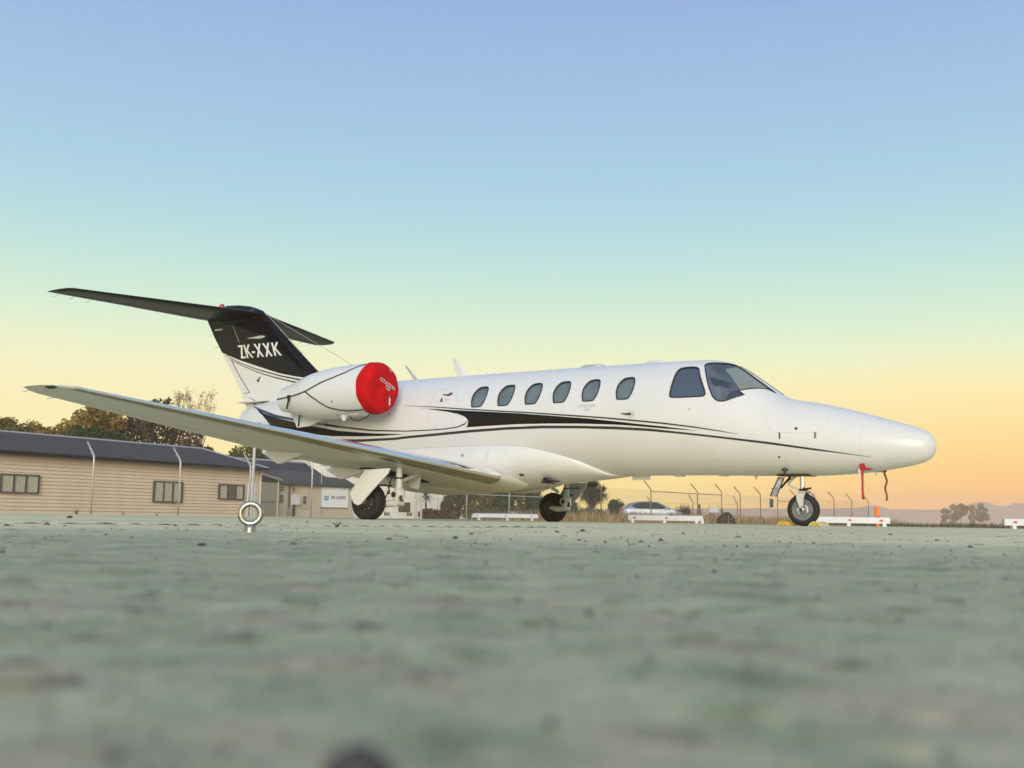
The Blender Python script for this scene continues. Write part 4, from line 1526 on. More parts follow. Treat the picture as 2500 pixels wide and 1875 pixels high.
for y in (.032, -.032):
    b = MB()
    b.tube([(1.90, y * .6, .695), (1.995, y, .60), (2.0, y, .575), (1.98, y, .56), (1.84, y, .505)], .011, 8)
    b.build('torque_link', white2, ng, smooth=True)
b = MB()
b.tube([(1.97, -.02, .70), (2.02, -.02, .64), (2.12, -.02, .53)], .016, 8)
b.tube([(1.86, .0, .71), (2.06, .0, .60)], .013, 8)
b.build('drag_brace', darkgrey, ng, smooth=True)
dv = [(2.078, .672), (1.995, .668), (2.115, .412), (2.205, .415)]
b = MB()
b.add([(x, .16, z) for x, z in dv] + [(x + .012, .14, z - .004) for x, z in dv], [(0, 1, 2, 3), (7, 6, 5, 4), (0, 4, 5, 1), (1, 5, 6, 2), (2, 6, 7, 3), (3, 7, 4, 0)])
b.build('nose_gear_door', pmat('gear_door_inside', (.30, .31, .31), .5, var=.3, scale=14), ng)
b = MB()
b.add([(x + (1 - 2 * (i in (0, 3))) * .006, .163, z) for i, (x, z) in enumerate([(2.10, .63), (2.03, .63), (2.075, .53), (2.15, .53)])], [(0, 1, 2, 3)])
b.build('door_stiffener', galv, ng)
MB().tube([(2.085, .166, .672), (2.00, .166, .668), (2.115, .166, .41), (2.21, .166, .412), (2.085, .166, .672)], .008, 6).build('door_rim', darkgrey, ng)
MB().box((1.65, -.17, .693), (2.12, .17, .703)).build('gear_well', darkgrey, ng)


# ---- pitot tubes
b = MB()
for s in (1, -1):
    c_ = fskin(.865, .80, 0, s)
    b.tube([(c_.x, c_.y - .01 * s, c_.z), (c_.x - .02, c_.y + .05 * s, c_.z - .04), (c_.x - .10, c_.y + .055 * s, c_.z - .045)], [.014, .012, .009], 8)
b.build('pitot_tube', steel, jet, smooth=True)


# ================================================================== THINGS ON AND ROUND THE JET
def jthing(name, label, cat, at, group=None):
    w = JM @ Vector(at)
    return thing(name, label, cat, w, JA, group)


# engine cover with its straps
EO = (8.4, NYC, ncz(8.4))
cov = jthing('engine_cover', 'round red canvas cover strapped over the engine inlet', 'engine cover', EO)
b = MB(EO)
rows_ = []
rn = random.Random(3)
for x, r in ((8.53, .431), (8.50, .432), (8.46, .430), (8.41, .424), (8.365, .413), (8.335, .396), (8.315, .365), (8.305, .31), (8.300, .22), (8.298, .11), (8.298, .0)):
    row = []
    for t in np.linspace(0, 2 * math.pi, 64, endpoint=False):
        wv = (.005 * math.sin(5 * t + 1) + .003 * math.sin(11 * t)) * (x > 8.35)
        rr_ = r + wv * (x > 8.5)
        row.append((x + (.012 * math.sin(2 * t + r * 9) * (r < .39) * (r > .05)) + .010 * math.sin(3 * t + 2) + .006 * math.sin(8 * t + r * 26) * (r > .1), NYC + rr_ * math.cos(t), ncz(x) + rr_ * math.sin(t)))
    rows_.append(row)
b.rows(rows_, True)
b.build('canvas', red, cov, smooth=True, angle=180)


def cov_map(u, v, cy, cz, tilt):
    c, s_ = math.cos(tilt), math.sin(tilt)
    return Vector((8.280 - 8.4, cy - (u * c + v * s_) - NYC, cz + (-u * s_ + v * c) - ncz(8.4)))


text_on('cover_lettering', 'CITATION', .088, lambda u, v: cov_map(u, v, NYC - .05, 2.18, .33), letter, cov)
text_on('cover_lettering', 'CJ2', .088, lambda u, v: cov_map(u, v, NYC - .06, 2.115, .30), letter, cov)


def nac_line(pts, w, th=.006):
    """Flat strap lying on the nacelle."""
    b = MB(EO)
    q = []
    for i in range(len(pts) - 1):
        for k in range(4):
            q.append(Vector(pts[i]).lerp(Vector(pts[i + 1]), k / 4))
    q.append(Vector(pts[-1]))
    rowsx = []
    for i, p in enumerate(q):
        c = Vector((p.x, NYC, ncz(p.x)))
        n = (p - c).normalized()
        p = c + n * (nrad(p.x) + .003)
        d = (q[min(i + 1, len(q) - 1)] - q[max(i - 1, 0)]).normalized()
        sd = d.cross(n).normalized() * w / 2
        rowsx.append([p - sd, p + sd, p + sd + n * th, p - sd + n * th])
    b.rows(rowsx, True)
    return b


nac_line([(8.55, 1.52, 2.52), (8.593, 1.564, 2.489), (8.832, 1.686, 2.379), (9.081, 1.73, 2.297), (9.34, 1.749, 2.223), (9.506, 1.746, 2.161), (9.667, 1.734, 2.106), (9.886, 1.7, 2.068), (10.118, 1.638, 2.05), (10.34, 1.59, 2.038), (10.51, 1.553, 2.031)], .022).build('strap', strapm, cov)
nac_line([(9.667, 1.734, 2.099), (9.421, 1.737, 1.957), (9.292, 1.711, 1.879), (9.222, 1.678, 1.836), (9.062, 1.637, 1.796), (8.888, 1.595, 1.768), (8.698, 1.572, 1.768), (8.52, 1.559, 1.78)], .020).build('strap', strapm, cov)
b = MB(EO)
b.tube([(10.50, 1.555, 2.03), (10.75, 1.30, 2.02), (10.9, .95, 2.03), (11.05, .58, 2.10)], .014, 6)
b.build('strap', strapm, cov)
b = MB(EO)
b.box((10.10, 1.635, 2.03), (10.17, 1.665, 2.075))
b.tube([(10.14, 1.66, 2.05), (10.15, 1.65, 1.96), (10.17, 1.66, 1.84)], .016, 6)
b.tube([(10.12, 1.66, 2.05), (10.11, 1.66, 1.98)], .012, 6)
b.build('buckle', strapm, cov, smooth=True)
MB(EO).tube([(10.42, 1.08, 1.84), (10.43, 1.09, 1.72), (10.46, 1.07, 1.60)], .012, 6).build('strap', strapm, cov)
MB(EO).tube([(8.42, 1.46, 1.735), (8.50, 1.50, 1.66), (8.64, 1.52, 1.60), (8.80, 1.50, 1.61), (8.9, 1.48, 1.68)], .009, 6).build('strap', strapm, cov, smooth=True)
b = MB(EO)
b.box((8.262, 1.22, 1.86), (8.268, 1.245, 2.00))
b.build('streamer', letter, cov)
b = MB(EO)
b.tube([(8.265, 1.232, 1.98), (8.262, 1.232, 2.03)], .014, 6)
b.tube([(8.265, 1.232, 1.86), (8.265, 1.233, 1.735)], .005, 6)
b.tube([(8.265, 1.233, 1.735), (8.265, 1.233, 1.70)], [.008, .018], 8)
b.build('streamer_tassel', redtape, cov)


# pitot covers with their ribbons
def ribbon(b, pts, w, wd=(1, 0, 0)):
    rows_ = []
    wd = Vector(wd)
    for i, p in enumerate(pts):
        p = Vector(p)
        tw = wd * (w / 2)
        rows_.append([p - tw, p + tw, p + tw + Vector((0, -.0025, 0)), p - tw + Vector((0, -.0025, 0))])
    return b.rows(rows_, True)


pc = fskin(.865, .80)
PO = (pc.x, pc.y + .05, pc.z)
pcv = jthing('pitot_cover', 'red pitot cover with long red warning ribbon hanging below the nose', 'pitot cover', PO)
b = MB(PO)
b.box((pc.x - .005, pc.y - .005, pc.z - .03), (pc.x + .055, pc.y + .06, pc.z + .065))
b.tube([(pc.x + .05, pc.y + .055, pc.z - .02), (pc.x - .05, pc.y + .055, pc.z - .035), (pc.x - .115, pc.y + .055, pc.z - .035)], [.024, .018, .006], 8)
b.build('sleeve', redtape, pcv, smooth=True)
b = MB(PO)
pts = [(pc.x + .02 - .0 * k, pc.y + .062 + .006 * math.sin(k * .6), pc.z - .02 - k * .023) for k in range(19)]
ribbon(b, pts, .034, (1, .12, 0))
b.build('ribbon', redtape, pcv)
text_on('ribbon_lettering', 'REMOVE BEFORE FLIGHT', .024, lambda u, v: Vector((pc.x + .012 - v, pc.y + .0725, pc.z - .245 + u)) - Vector(PO), letter, pcv, 1.0)
b = MB(PO)
ribbon(b, [(pc.x + .055, pc.y + .05, pc.z - .02), (pc.x + .06, pc.y + .055, pc.z - .06), (pc.x + .05, pc.y + .05, pc.z - .10)], .04)
b.build('flap_tag', letter, pcv)
pl = fskin(.865, .80, 0, -1)
PO2 = (pl.x, pl.y - .03, pl.z - .04)
pc2 = jthing('pitot_cover', 'rust-brown ribbon hanging from under the nose ahead of the red one', 'pitot cover', PO2)
b = MB(PO2)
pts = [(.755 + .012 * math.sin(k * .75 + .4), -.36 + .01 * math.sin(k), .775 - k * .0258) for k in range(17)]
ribbon(b, pts, .026, (1, .4, 0))
b.build('ribbon', browntape, pc2)
b = MB(PO2)
b.tube([(.80, -.36, .77), (.74, -.36, .765)], [.022, .010], 8)
b.build('sleeve', browntape, pc2, smooth=True)


# chocks at the nose wheel
def chock(at, label, flip, m):
    t = jthing('wheel_chock', label, 'wheel chock', at, 'wheel chocks at the nose wheel')
    prof_ = [(-.10, .004), (.10, .004), (.075, .045), (.03, .068), (-.03, .068), (-.075, .045)]
    pr_ = [(x * (1 if flip else -1), z) for x, z in prof_]
    b = MB().prism(pr_, -.16, .16)
    b.build('wedge', m, t)
    b = MB()
    b.prism([(x * .8, z * .72 + .006) for x, z in pr_], .162, .17)
    b.build('end_plate', yellow, t)
    return t


chock((2.005, .05, 0), 'yellow wheel chock behind the nose wheel', True, yellow)
chock((1.56, .05, 0), 'cream and yellow wheel chock in front of the nose wheel', False, cream)

# ================================================================== EYE BOLT, STONES, WEEDS ON THE APRON
def ah(x, y):
    return float(apron_h(np.array([x]), np.array([y]))[0])


ex, ey = -.5437, 2.322
bolt = thing('eye_bolt', 'steel lifting eye bolt standing upright on the concrete in front of the wing', 'eye bolt', (ex, ey, ah(ex, ey) + .0035), R(8))
b = MB()
b.tube([(.0207 * math.cos(t), 0, .0345 + .0207 * math.sin(t)) for t in np.linspace(0, 2 * math.pi, 49)], .0062, 16, False)
b.build('ring', pmat('bolt_steel', (.40, .385, .34), .36, metal=1.0, rvar=.1, scale=60), bolt, smooth=True, angle=180)
MB().lathe([(-.008, .0135), (.003, .0135), (.0085, .0122), (.011, .0095), (.0135, .006)], (0, 0, 0), 'Z', 28).build('collar', MATS['bolt_steel'], bolt, smooth=True)
text_on('size_lettering', 'M12', .0068, lambda u, v: Vector((u, -math.sqrt(max(1e-9, .0137 ** 2 - u * u)) - .0001, -.001 + v)), darkgrey, bolt, 1.15)


def stone_mesh(name, r, seed, flat=.7):
    rr_ = random.Random(seed)
    bm = bmesh.new()
    bmesh.ops.create_icosphere(bm, subdivisions=2, radius=1)
    ax = [rr_.uniform(.75, 1.2), rr_.uniform(.6, 1.0), flat * rr_.uniform(.8, 1.1)]
    off = [(Vector((rr_.uniform(-1, 1), rr_.uniform(-1, 1), rr_.uniform(-1, 1))).normalized(), rr_.uniform(.55, .85)) for _ in range(7)]
    for v in bm.verts:
        for n, d in off:
            k = v.co.dot(n)
            if k > d:
                v.co -= n * (k - d)
        v.co = Vector((v.co.x * ax[0], v.co.y * ax[1], v.co.z * ax[2])) * r
    me = bpy.data.meshes.new(name)
    bm.to_mesh(me)
    bm.free()
    return me


STN = [(-1.369, 3.019, .0146, 'dark stone at the left edge of the apron in front of the long building'),
       (-1.403, 3.363, .0251, 'biggest brown stone left of the eye bolt, below the first fence post'),
       (-2.788, 7.021, .0418, 'rounded dark stone close to the foot of the first fence post'),
       (-1.291, 3.221, .0096, 'small dark chip just right of the biggest brown stone'),
       (-1.112, 3.686, .0124, 'small dark pebble below the second fence post'),
       (-.726, 1.994, .0074, 'little pebble left of the eye bolt, nearer the camera'),
       (-.687, 2.360, .0079, 'small flat pebble beside the eye bolt on its left'),
       (-.374, 1.350, .0131, 'broad black stone lying nearest below the eye bolt'),
       (-.486, 1.067, .0056, 'blurred dark stone at the far left in the rough concrete'),
       (-.101, 2.064, .0138, 'black pointed stone beside the thin dry stalk'),
       (-.089, 2.557, .0114, 'round dark pebble just behind the thin dry stalk'),
       (-.210, 1.931, .0129, 'long flat dark stone between the grass tuft and the dry stalk'),
       (.141, 3.313, .0111, 'small dark stone below the far main wheel'),
       (.249, 3.796, .0170, 'low dark stone right of the far main wheel'),
       (.564, 2.743, .0143, 'grey rounded stone in front of the nose wheel, to its left'),
       (1.419, 4.134, .0154, 'dark stone below the orange marker post'),
       (1.091, 2.836, .0106, 'dark stone nearest below the far clump of trees'),
       (.172, 2.001, .0075, 'little dark pebble below the silver car'),
       (.639, 1.610, .0060, 'tiny blurred pebble at the right in the rough concrete'),
       (-.0236, .181, .0125, 'black blurred stone at the very bottom of the picture')]
for i, (x, y, w, lab) in enumerate(STN):
    me = stone_mesh('stone', w * .55, 40 + i, .62 if 'flat' not in lab and 'broad' not in lab else .36)
    o = mobj('stone', me, stonel if 'grey' in lab or 'brown' in lab else stonem, smooth=False)
    o.location = (x, y, ah(x, y) + w * .10)
    o.rotation_euler = (0, 0, i * 1.3)
    tag(o, lab, 'stone', 'loose stones on the apron')


def grit():
    rg = np.random.default_rng(7)
    n = 5200
    d = np.exp(rg.uniform(math.log(.13), math.log(6.5), n))
    a = np.radians(rg.uniform(-31, 31, n))
    x, y = np.sin(a) * d, np.cos(a) * d
    keep = (vnoise(x * 3, y * 3, 21) * .6 + vnoise(x * 11, y * 11, 22) * .4) > rg.uniform(.25, .75, n)
    jd = (x - JP[0]) * JN[0] + (y - JP[1]) * JN[1]
    keep &= (jd < .1) | (rg.uniform(0, 1, n) < .35)
    x, y, d = x[keep], y[keep], d[keep]
    # a line of pits and chips across the right half
    r = np.clip(np.exp(rg.normal(math.log(.0009), .55, len(x))), .0004, .0042) * np.clip(d / 1.1, .55, 1.7)
    z = apron_h(x, y)
    base = np.array([(1, 0, 0), (-.5, .86, 0), (-.5, -.86, 0), (.15, .1, .75), (0.2, .9, -.3), (-.9, 0, -.3), (.5, -.7, -.3)], float)
    tri = np.array([(0, 1, 3), (1, 2, 3), (2, 0, 3), (0, 4, 1), (1, 5, 2), (2, 6, 0)])
    V, F = [], []
    rot = rg.uniform(0, 6.28, len(x))
    sc = rg.uniform(.6, 1.3, (len(x), 3))
    c, s_ = np.cos(rot), np.sin(rot)
    for i in range(len(x)):
        p = base * sc[i] * r[i]
        V.append(np.stack([x[i] + p[:, 0] * c[i] - p[:, 1] * s_[i], y[i] + p[:, 0] * s_[i] + p[:, 1] * c[i], z[i] + p[:, 2] + r[i] * .15], -1))
        F.append(tri + i * 7)
    me = np_mesh('grit', np.concatenate(V), np.concatenate(F))
    o = mobj('grit', me, pmat('grit', (.15, .14, .115), .9, var=.6, scale=120))
    tag(o, kind='stuff')


grit()


def moss():
    rg = random.Random(19)
    spots = [(.030, .218, .011, .008), (-.088, .353, .016, .006), (-.108, .262, .012, .006), (.225, .65, .016, .008), (-.096, .515, .014, .007), (.09, .30, .010, .006), (-.05, .40, .012, .006), (.17, .48, .012, .006)]
    for _ in range(95):
        d = math.exp(rg.uniform(math.log(.3), math.log(4.5)))
        a = R(rg.uniform(-28, 28))
        spots.append((math.sin(a) * d, math.cos(a) * d, rg.uniform(.004, .016) * (.6 + d * .35), rg.uniform(.003, .008) * (.6 + d * .35)))
    b = MB()
    for x, y, rx, ry in spots:
        n = 12
        ph = rg.uniform(0, 6.28)
        ring = []
        for k in range(n):
            t = 2 * math.pi * k / n
            q = 1 + .3 * math.sin(2 * t + ph) + .2 * math.sin(5 * t + ph * 2)
            ring.append((x + rx * q * math.cos(t), y + ry * q * math.sin(t)))
        inner = [(x + (px - x) * .55, y + (py - y) * .55) for px, py in ring]
        o = len(b.v)
        hh = min(.0014, ry * .25)
        b.v += [(px, py, ah(px, py) - .0008) for px, py in ring] + [(px, py, ah(px, py) + hh * rg.uniform(.5, 1.1)) for px, py in inner] + [(x, y, ah(x, y) + hh)]
        for k in range(n):
            k2 = (k + 1) % n
            b.f += [(o + k, o + k2, o + n + k2, o + n + k), (o + n + k, o + n + k2, o + 2 * n)]
            b.mi += [0, 0]
    o = b.build('moss', pmat('moss', (.17, .17, .115), .95, var=.55, scale=90))
    tag(o, kind='stuff')


moss()


def grass_blades(name, roots, mat, parent=None, kind=None, seed=1, z0=None):
    """roots: list of (x, y, z, height, width, lean angle, lean amount). Three-segment curved blades."""
    rg = random.Random(seed)
    V, F, T = [], [], []
    for (x, y, z, h, w, la, ln) in roots:
        a = rg.uniform(0, 6.28)
        dx, dy = math.cos(a) * w / 2, math.sin(a) * w / 2
        lx, ly = math.cos(la) * ln * h, math.sin(la) * ln * h
        b0 = len(V)
        for t, k in ((0, 1), (.4, .85), (.75, .55)):
            ox, oy, oz = lx * t * t, ly * t * t, h * t * (1 - .25 * ln * t)
            V.append((x + ox - dx * k, y + oy - dy * k, z + oz))
            V.append((x + ox + dx * k, y + oy + dy * k, z + oz))
        V.append((x + lx, y + ly, z + h * (1 - .25 * ln)))
        F += [(b0, b0 + 1, b0 + 3, b0 + 2), (b0 + 2, b0 + 3, b0 + 5, b0 + 4), (b0 + 4, b0 + 5, b0 + 6)]
        T += [rg.random()] * 3
    me = bpy.data.meshes.new(name)
    me.from_pydata(V, [], F)
    at = me.attributes.new('tint', 'FLOAT', 'FACE')
    at.data.foreach_set('value', T)
    o = mobj(name, me, mat, parent)
    if kind:
        tag(o, kind=kind)
    return o


def tuft(name, label, cat, x, y, n, h, spread, w, mat, seed, lean=(.2, 1.0), group=None):
    rg = random.Random(seed)
    t = thing(name, label, cat, (x, y, ah(x, y)), 0, group)
    rs = []
    for _ in range(n):
        la = rg.uniform(0, 6.28)
        rs.append((math.cos(la) * spread * .15 * rg.random(), math.sin(la) * spread * .1, -.001, h * rg.uniform(.55, 1.05), w * rg.uniform(.7, 1.2), la, rg.uniform(*lean)))
    grass_blades('blades', rs, mat, t, seed=seed)
    return t


tuft('grass_tuft', 'small green grass tuft growing from the joint in front of the near main wheel', 'grass tuft', -.617, 3.95, 34, .030, .03, .0022, lf_weed, 4, (.3, 1.5), 'weeds on the apron')
st_ = thing('dry_stalk', 'thin dry stalk sticking up from the concrete under the fuselage', 'weed', (-.0727, 2.715, ah(-.07, 2.715)), 0, 'weeds on the apron')
b = MB()
b.tube([(0, 0, -.002), (-.0006, 0, .012), (.0002, 0, .026), (-.0012, 0, .0375)], [.0004, .00035, .0003, .0002], 5)
b.build('stem', lf_straw, st_)
b = MB()
b.tube([(0, 0, .001), (.018, .004, .006), (.034, .01, .011)], [.0005, .0005, .0003], 5)
b.tube([(0, 0, .001), (-.012, -.004, .003), (-.03, -.004, .0045)], [.0005, .0005, .0003], 5)
b.build('leaf', lf_straw, st_)
for x, y, n, h, m, lab, sd in ((-7.9, 22.6, 26, .13, lf_straw, 'grey dry weed left of the second fence post', 11), (-7.3, 22.9, 18, .10, lf_weed, 'yellow-green weed just left of the second fence post', 12),
                               (-12.6, 32.2, 24, .2, lf_brown, 'dark dry weed at the foot of the first fence post', 13), (-.9, 4.9, 14, .02, lf_brown, 'tiny dark weed in the joint right of the eye bolt', 14)):
    tuft('weed', lab, 'weed', x, y, n, h, h, h * .05, m, sd, (.3, 1.3), 'weeds on the apron')


# ================================================================== FENCE
def fpt(u):
    """Point of the fence line seen at picture column u (measured on the photograph)."""
    k = (u - 1250) / 2684.8 * 1.0
    dx = (k - math.tan(R(.8531)) * 0.0)
    # solve x = k*y along P + t D (camera is level enough for this)
    t = (k * FP[1] - FP[0]) / (FD[0] - k * FD[1])
    return FP + FD * t, t


fence = thing('security_fence', 'galvanised chain-link security fence with cranked post tops and barbed wire behind the jet', 'fence', (FP[0], FP[1], -.05), math.atan2(FD[1], FD[0]))
# local frame: x along the fence, y away from the apron, z up
PT = [-3.6, 0.0, 3.6, 6.9, 10.15, 13.5, 16.9, 20.1, 23.4, 27.0, 31.7, 37.0, 42.6, 45.8, 48.4, 51.4, 54.1, 57.1, 60.5, 64, 67.5, 71]
post_me = None
for i, t in enumerate(PT):
    if post_me is None:
        b = MB()
        b.tube([(0, 0, -.1), (0, 0, 2.02), (0, .03, 2.12), (0, .10, 2.20), (0, .50, 2.62)], .034, 10)
        post_me = b.mesh('post')
        post_me.materials.append(galv)
        post_me.polygons.foreach_set('use_smooth', [True] * len(post_me.polygons))
    if i == 10:
        post_me = post_me.copy()
        post_me.materials.clear()
        post_me.materials.append(rusty)
    o = bpy.data.objects.new('post', post_me)
    COL.objects.link(o)
    o.parent = fence
    o.location = (t, 0, 0)
    o.rotation_euler = (0, 0, (rnd.random() - .5) * .1)
    o.scale = (1, 1, 1 + (rnd.random() - .5) * .04)
for t0, t1, z in ((37.0, 45.8, 1.92), (54.1, 60.5, 1.70), (20.1, 27.0, 1.3)):
    MB().tube([(t0, 0, z), (t1, 0, z)], .022, 8).build('rail', rusty if t0 > 30 else galv, fence)
MB().tube([(16.9, 0.02, 0), (16.9, 0.02, 2.3)], .055, 10).build('gate_post', galv, fence)
MB().tube([(13.2, -.02, 1.35), (14.9, -.02, .1)], .02, 8).build('brace', galv, fence)
for y, z in ((.12, 2.24), (.28, 2.40), (.46, 2.58), (0, 1.98), (0, 1.05)):
    b = MB()
    b.tube([(t, y, z + (.012 * ((k % 4) - 1.5) if k % 2 else 0)) for k, t in enumerate(np.arange(-6, 72, 1.8))], .002, 4)
    b.build('wire', rusty, fence)
b = MB()
H_ = 1.98
for k in range(int(78 / .07)):
    t = -6 + k * .07
    for sgn in (1, -1):
        p0, p1 = (t, .002 * sgn, .02), (t + sgn * H_, .002 * sgn, H_)
        if min(p0[0], p1[0]) < -6 or max(p0[0], p1[0]) > 72:
            continue
        w = .0016
        q0, q1 = Vector(p0), Vector(p1)
        sx = Vector((.707 * w, 0, -.707 * w * sgn))
        b.v += [tuple(q0 - sx), tuple(q0 + sx), tuple(q1 + sx), tuple(q1 - sx), tuple(q0 + Vector((0, w, 0))), tuple(q1 + Vector((0, w, 0)))]
        n = len(b.v) - 6
        b.f += [(n, n + 1, n + 2, n + 3), (n, n + 3, n + 5, n + 4), (n + 1, n + 4, n + 5, n + 2)]
        b.mi += [0, 0, 0]
me = bpy.data.meshes.new('chain_link')
me.from_pydata(b.v, [], b.f)
tag(mobj('chain_link', me, wire, fence), kind='stuff')
b = MB()
b.box((58.3, -.03, 1.22), (59.0, -.01, 1.86))
sg = thing('fence_sign', 'small dark square sign hung on the fence left of the nose wheel', 'sign', (FP[0] + FD[0] * 53.0, FP[1] + FD[1] * 53.0, 0), math.atan2(FD[1], FD[0]))
MB().box((-.30, -.05, 1.17), (.30, -.035, 1.78)).build('panel', pmat('sign_back', (.075, .085, .08), .5), sg)
MB().tube([(-.31, -.045, 1.16), (.31, -.045, 1.16), (.31, -.045, 1.79), (-.31, -.045, 1.79), (-.31, -.045, 1.16)], .014, 6).build('sign_edge', galv, sg)

# second, farther fence
ff = thing('far_fence', 'row of smaller cranked fence posts beyond the main fence', 'fence', (0, 0, 0))
fpm = None
for x, y in ((6.2, 118), (8.6, 118), (15.4, 121), (18.5, 112), (23.4, 114)):
    if fpm is None:
        fpm = MB().tube([(0, 0, -.1), (0, 0, 1.95), (-.05, .02, 2.1), (-.38, .2, 2.75)], .05, 8).mesh('post')
        fpm.materials.append(rusty)
    o = bpy.data.objects.new('post', fpm)
    COL.objects.link(o)
    o.parent = ff
    o.location = (x, y, 0)
b = MB()
for z in (1.0, 1.9):
    b.tube([(6.2, 118, z), (15.4, 121, z), (18.5, 112, z), (23.4, 114, z)], .012, 5)
b.build('wire', wire, ff)


# ================================================================== BUILDINGS
def corrugated(b, x0, x1, pa, pb, pitch=.16, amp=.014):
    """Corrugated sheet between line pa=(y,z) and pb=(y,z), waves along x."""
    nx = int((x1 - x0) / pitch * 4)
    n = Vector((0, -(pb[1] - pa[1]), (pb[0] - pa[0]))).normalized()
    if n.z < 0:
        n = -n
    g1, g2 = [], []
    for i in range(nx + 1):
        x = x0 + (x1 - x0) * i / nx
        o = n * amp * math.sin(2 * math.pi * (x - x0) / pitch)
        g1.append(Vector((x, pa[0], pa[1])) + o)
        g2.append(Vector((x, pb[0], pb[1])) + o)
    b.rows([g1, g2])


def boards(parent, x0, x1, z0, z1, pitch, mat, name='weatherboard', gap=[]):
    z = z0
    me = None
    while z < z1 - .02:
        if me is None:
            bb = MB()
            h = pitch + .02
            h = pitch - .026
            bb.add([(x0, -.050, 0), (x1, -.050, 0), (x1, -.022, h), (x0, -.022, h), (x0, .0, 0), (x1, .0, 0), (x1, .0, h), (x0, .0, h)],
                   [(0, 1, 2, 3), (4, 7, 6, 5), (0, 4, 5, 1), (3, 2, 6, 7), (0, 3, 7, 4), (1, 5, 6, 2)])
            me = bb.mesh(name)
            me.materials.append(mat)
        o = bpy.data.objects.new(name, me)
        COL.objects.link(o)
        o.parent = parent
        o.location = (0, 0, z)
        z += pitch


def house_window(parent, x0, x1, z0, z1, fr, mull, panes, y=-.105, fw=.055):
    b = MB()
    b.box((x0, y - .03, z0), (x0 + fw, y + .10, z1))
    b.box((x1 - fw, y - .03, z0), (x1, y + .10, z1))
    b.box((x0 + fw, y - .03, z1 - fw), (x1 - fw, y + .10, z1))
    b.box((x0 + fw, y - .03, z0), (x1 - fw, y + .10, z0 + fw))
    for m_ in mull:
        b.box((m_ - fw * .45, y - .025, z0 + fw), (m_ + fw * .45, y + .04, z1 - fw))
    w = b.build('window', fr, parent)
    xs_ = [x0 + fw] + [q for m_ in mull for q in (m_ - fw * .45, m_ + fw * .45)] + [x1 - fw]
    for k in range(0, len(xs_), 2):
        MB().box((xs_[k], y + .0, z0 + fw), (xs_[k + 1], y + .006, z1 - fw)).build('pane', winpane, w)
        mt = panes[k // 2]
        # gathered curtain or dark room just behind the pane
        if mt is curtain:
            gg_ = []
            nn = int((xs_[k + 1] - xs_[k]) / .03)
            bb = MB()
            g1 = [(xs_[k] + (xs_[k + 1] - xs_[k]) * i / nn, y + .028 + .010 * math.sin(i * 1.9) + .004 * math.sin(i * .7), z0 + fw) for i in range(nn + 1)]
            bb.rows([g1, [(q[0], q[1], z1 - fw) for q in g1]])
            bb.build('curtain', mt, w)
        else:
            MB().box((xs_[k], y + .03, z0 + fw), (xs_[k + 1], y + .036, z1 - fw)).build('interior', mt, w)
    return w


# ---- long building on the left. local: x along the wall (0 at its right-hand corner), y behind, z up
B1 = thing('weatherboard_building', 'long low tan weatherboard building with grey corrugated roof at the left', 'building', (-12.753, 56.0, -.05), R(61.2))
MB().box((-34, 0, -.1), (0, 8.4, 2.42)).build('wall', board, B1)
boards(B1, -34, -.10, .02, 2.36, .1475, board)
MB().box((-.10, -.045, 0), (0, .0, 2.40)).build('corner_board', trim, B1)
b = MB()
b.box((.0, -.03, 0), (.03, 8.4, 2.4))
b.build('end_wall', board, B1)
b = MB()
corrugated(b, -34.3, .22, (-.42, 2.44), (4.2, 3.53))
corrugated(b, -34.3, .22, (8.8, 2.44), (4.2, 3.53))
b.build('roof', roofm, B1)
MB().box((-34.3, -.44, 2.30), (.22, -.40, 2.46)).build('fascia', fascia, B1)
b = MB()
b.tube([(-34.3, -.47, 2.43), (.22, -.47, 2.43)], .055, 8)
b.build('gutter', fascia, B1)
MB().box((-34.3, -.40, 2.385), (.2, 0, 2.40)).build('soffit', fascia, B1)
b = MB()
b.tube([(-34.3, 4.2, 3.55), (.24, 4.2, 3.55)], .05, 8)
b.build('ridge_cap', flash, B1)
b = MB()
b.tube([(.22, -.44, 2.47), (.22, 4.2, 3.56)], .035, 6)
b.build('barge_flashing', flash, B1)
b = MB()
b.add([(.2, -.42, 2.34), (.2, 4.2, 3.43), (.2, 8.8, 2.34), (.2, 8.8, 2.44), (.2, 4.2, 3.53), (.2, -.42, 2.44)], [(0, 1, 4, 5), (1, 2, 3, 4)])
b.add([(.03, -.0, 2.40), (.03, 8.4, 2.40), (.03, 4.2, 3.44)], [(0, 1, 2)])
b.build('gable', fascia, B1)
b = MB()
b.tube([(.06, -.10, 2.36), (.06, -.05, 2.1), (.06, -.05, 0)], .035, 8)
b.build('downpipe', letter, B1)
house_window(B1, -14.87, -13.09, .81, 1.57, winframe, [-14.26, -13.70], [curtain, curtain, curtain])
house_window(B1, -7.05, -5.30, .61, 1.58, winframe, [-6.47, -5.90], [curtain, curtain, curtain])
house_window(B1, -2.93, -1.18, .83, 1.58, winframe, [-2.35, -1.77], [curtain, darkroom, curtain])
house_window(B1, -22.0, -20.3, .81, 1.57, winframe, [-21.43, -20.87], [curtain, curtain, curtain])

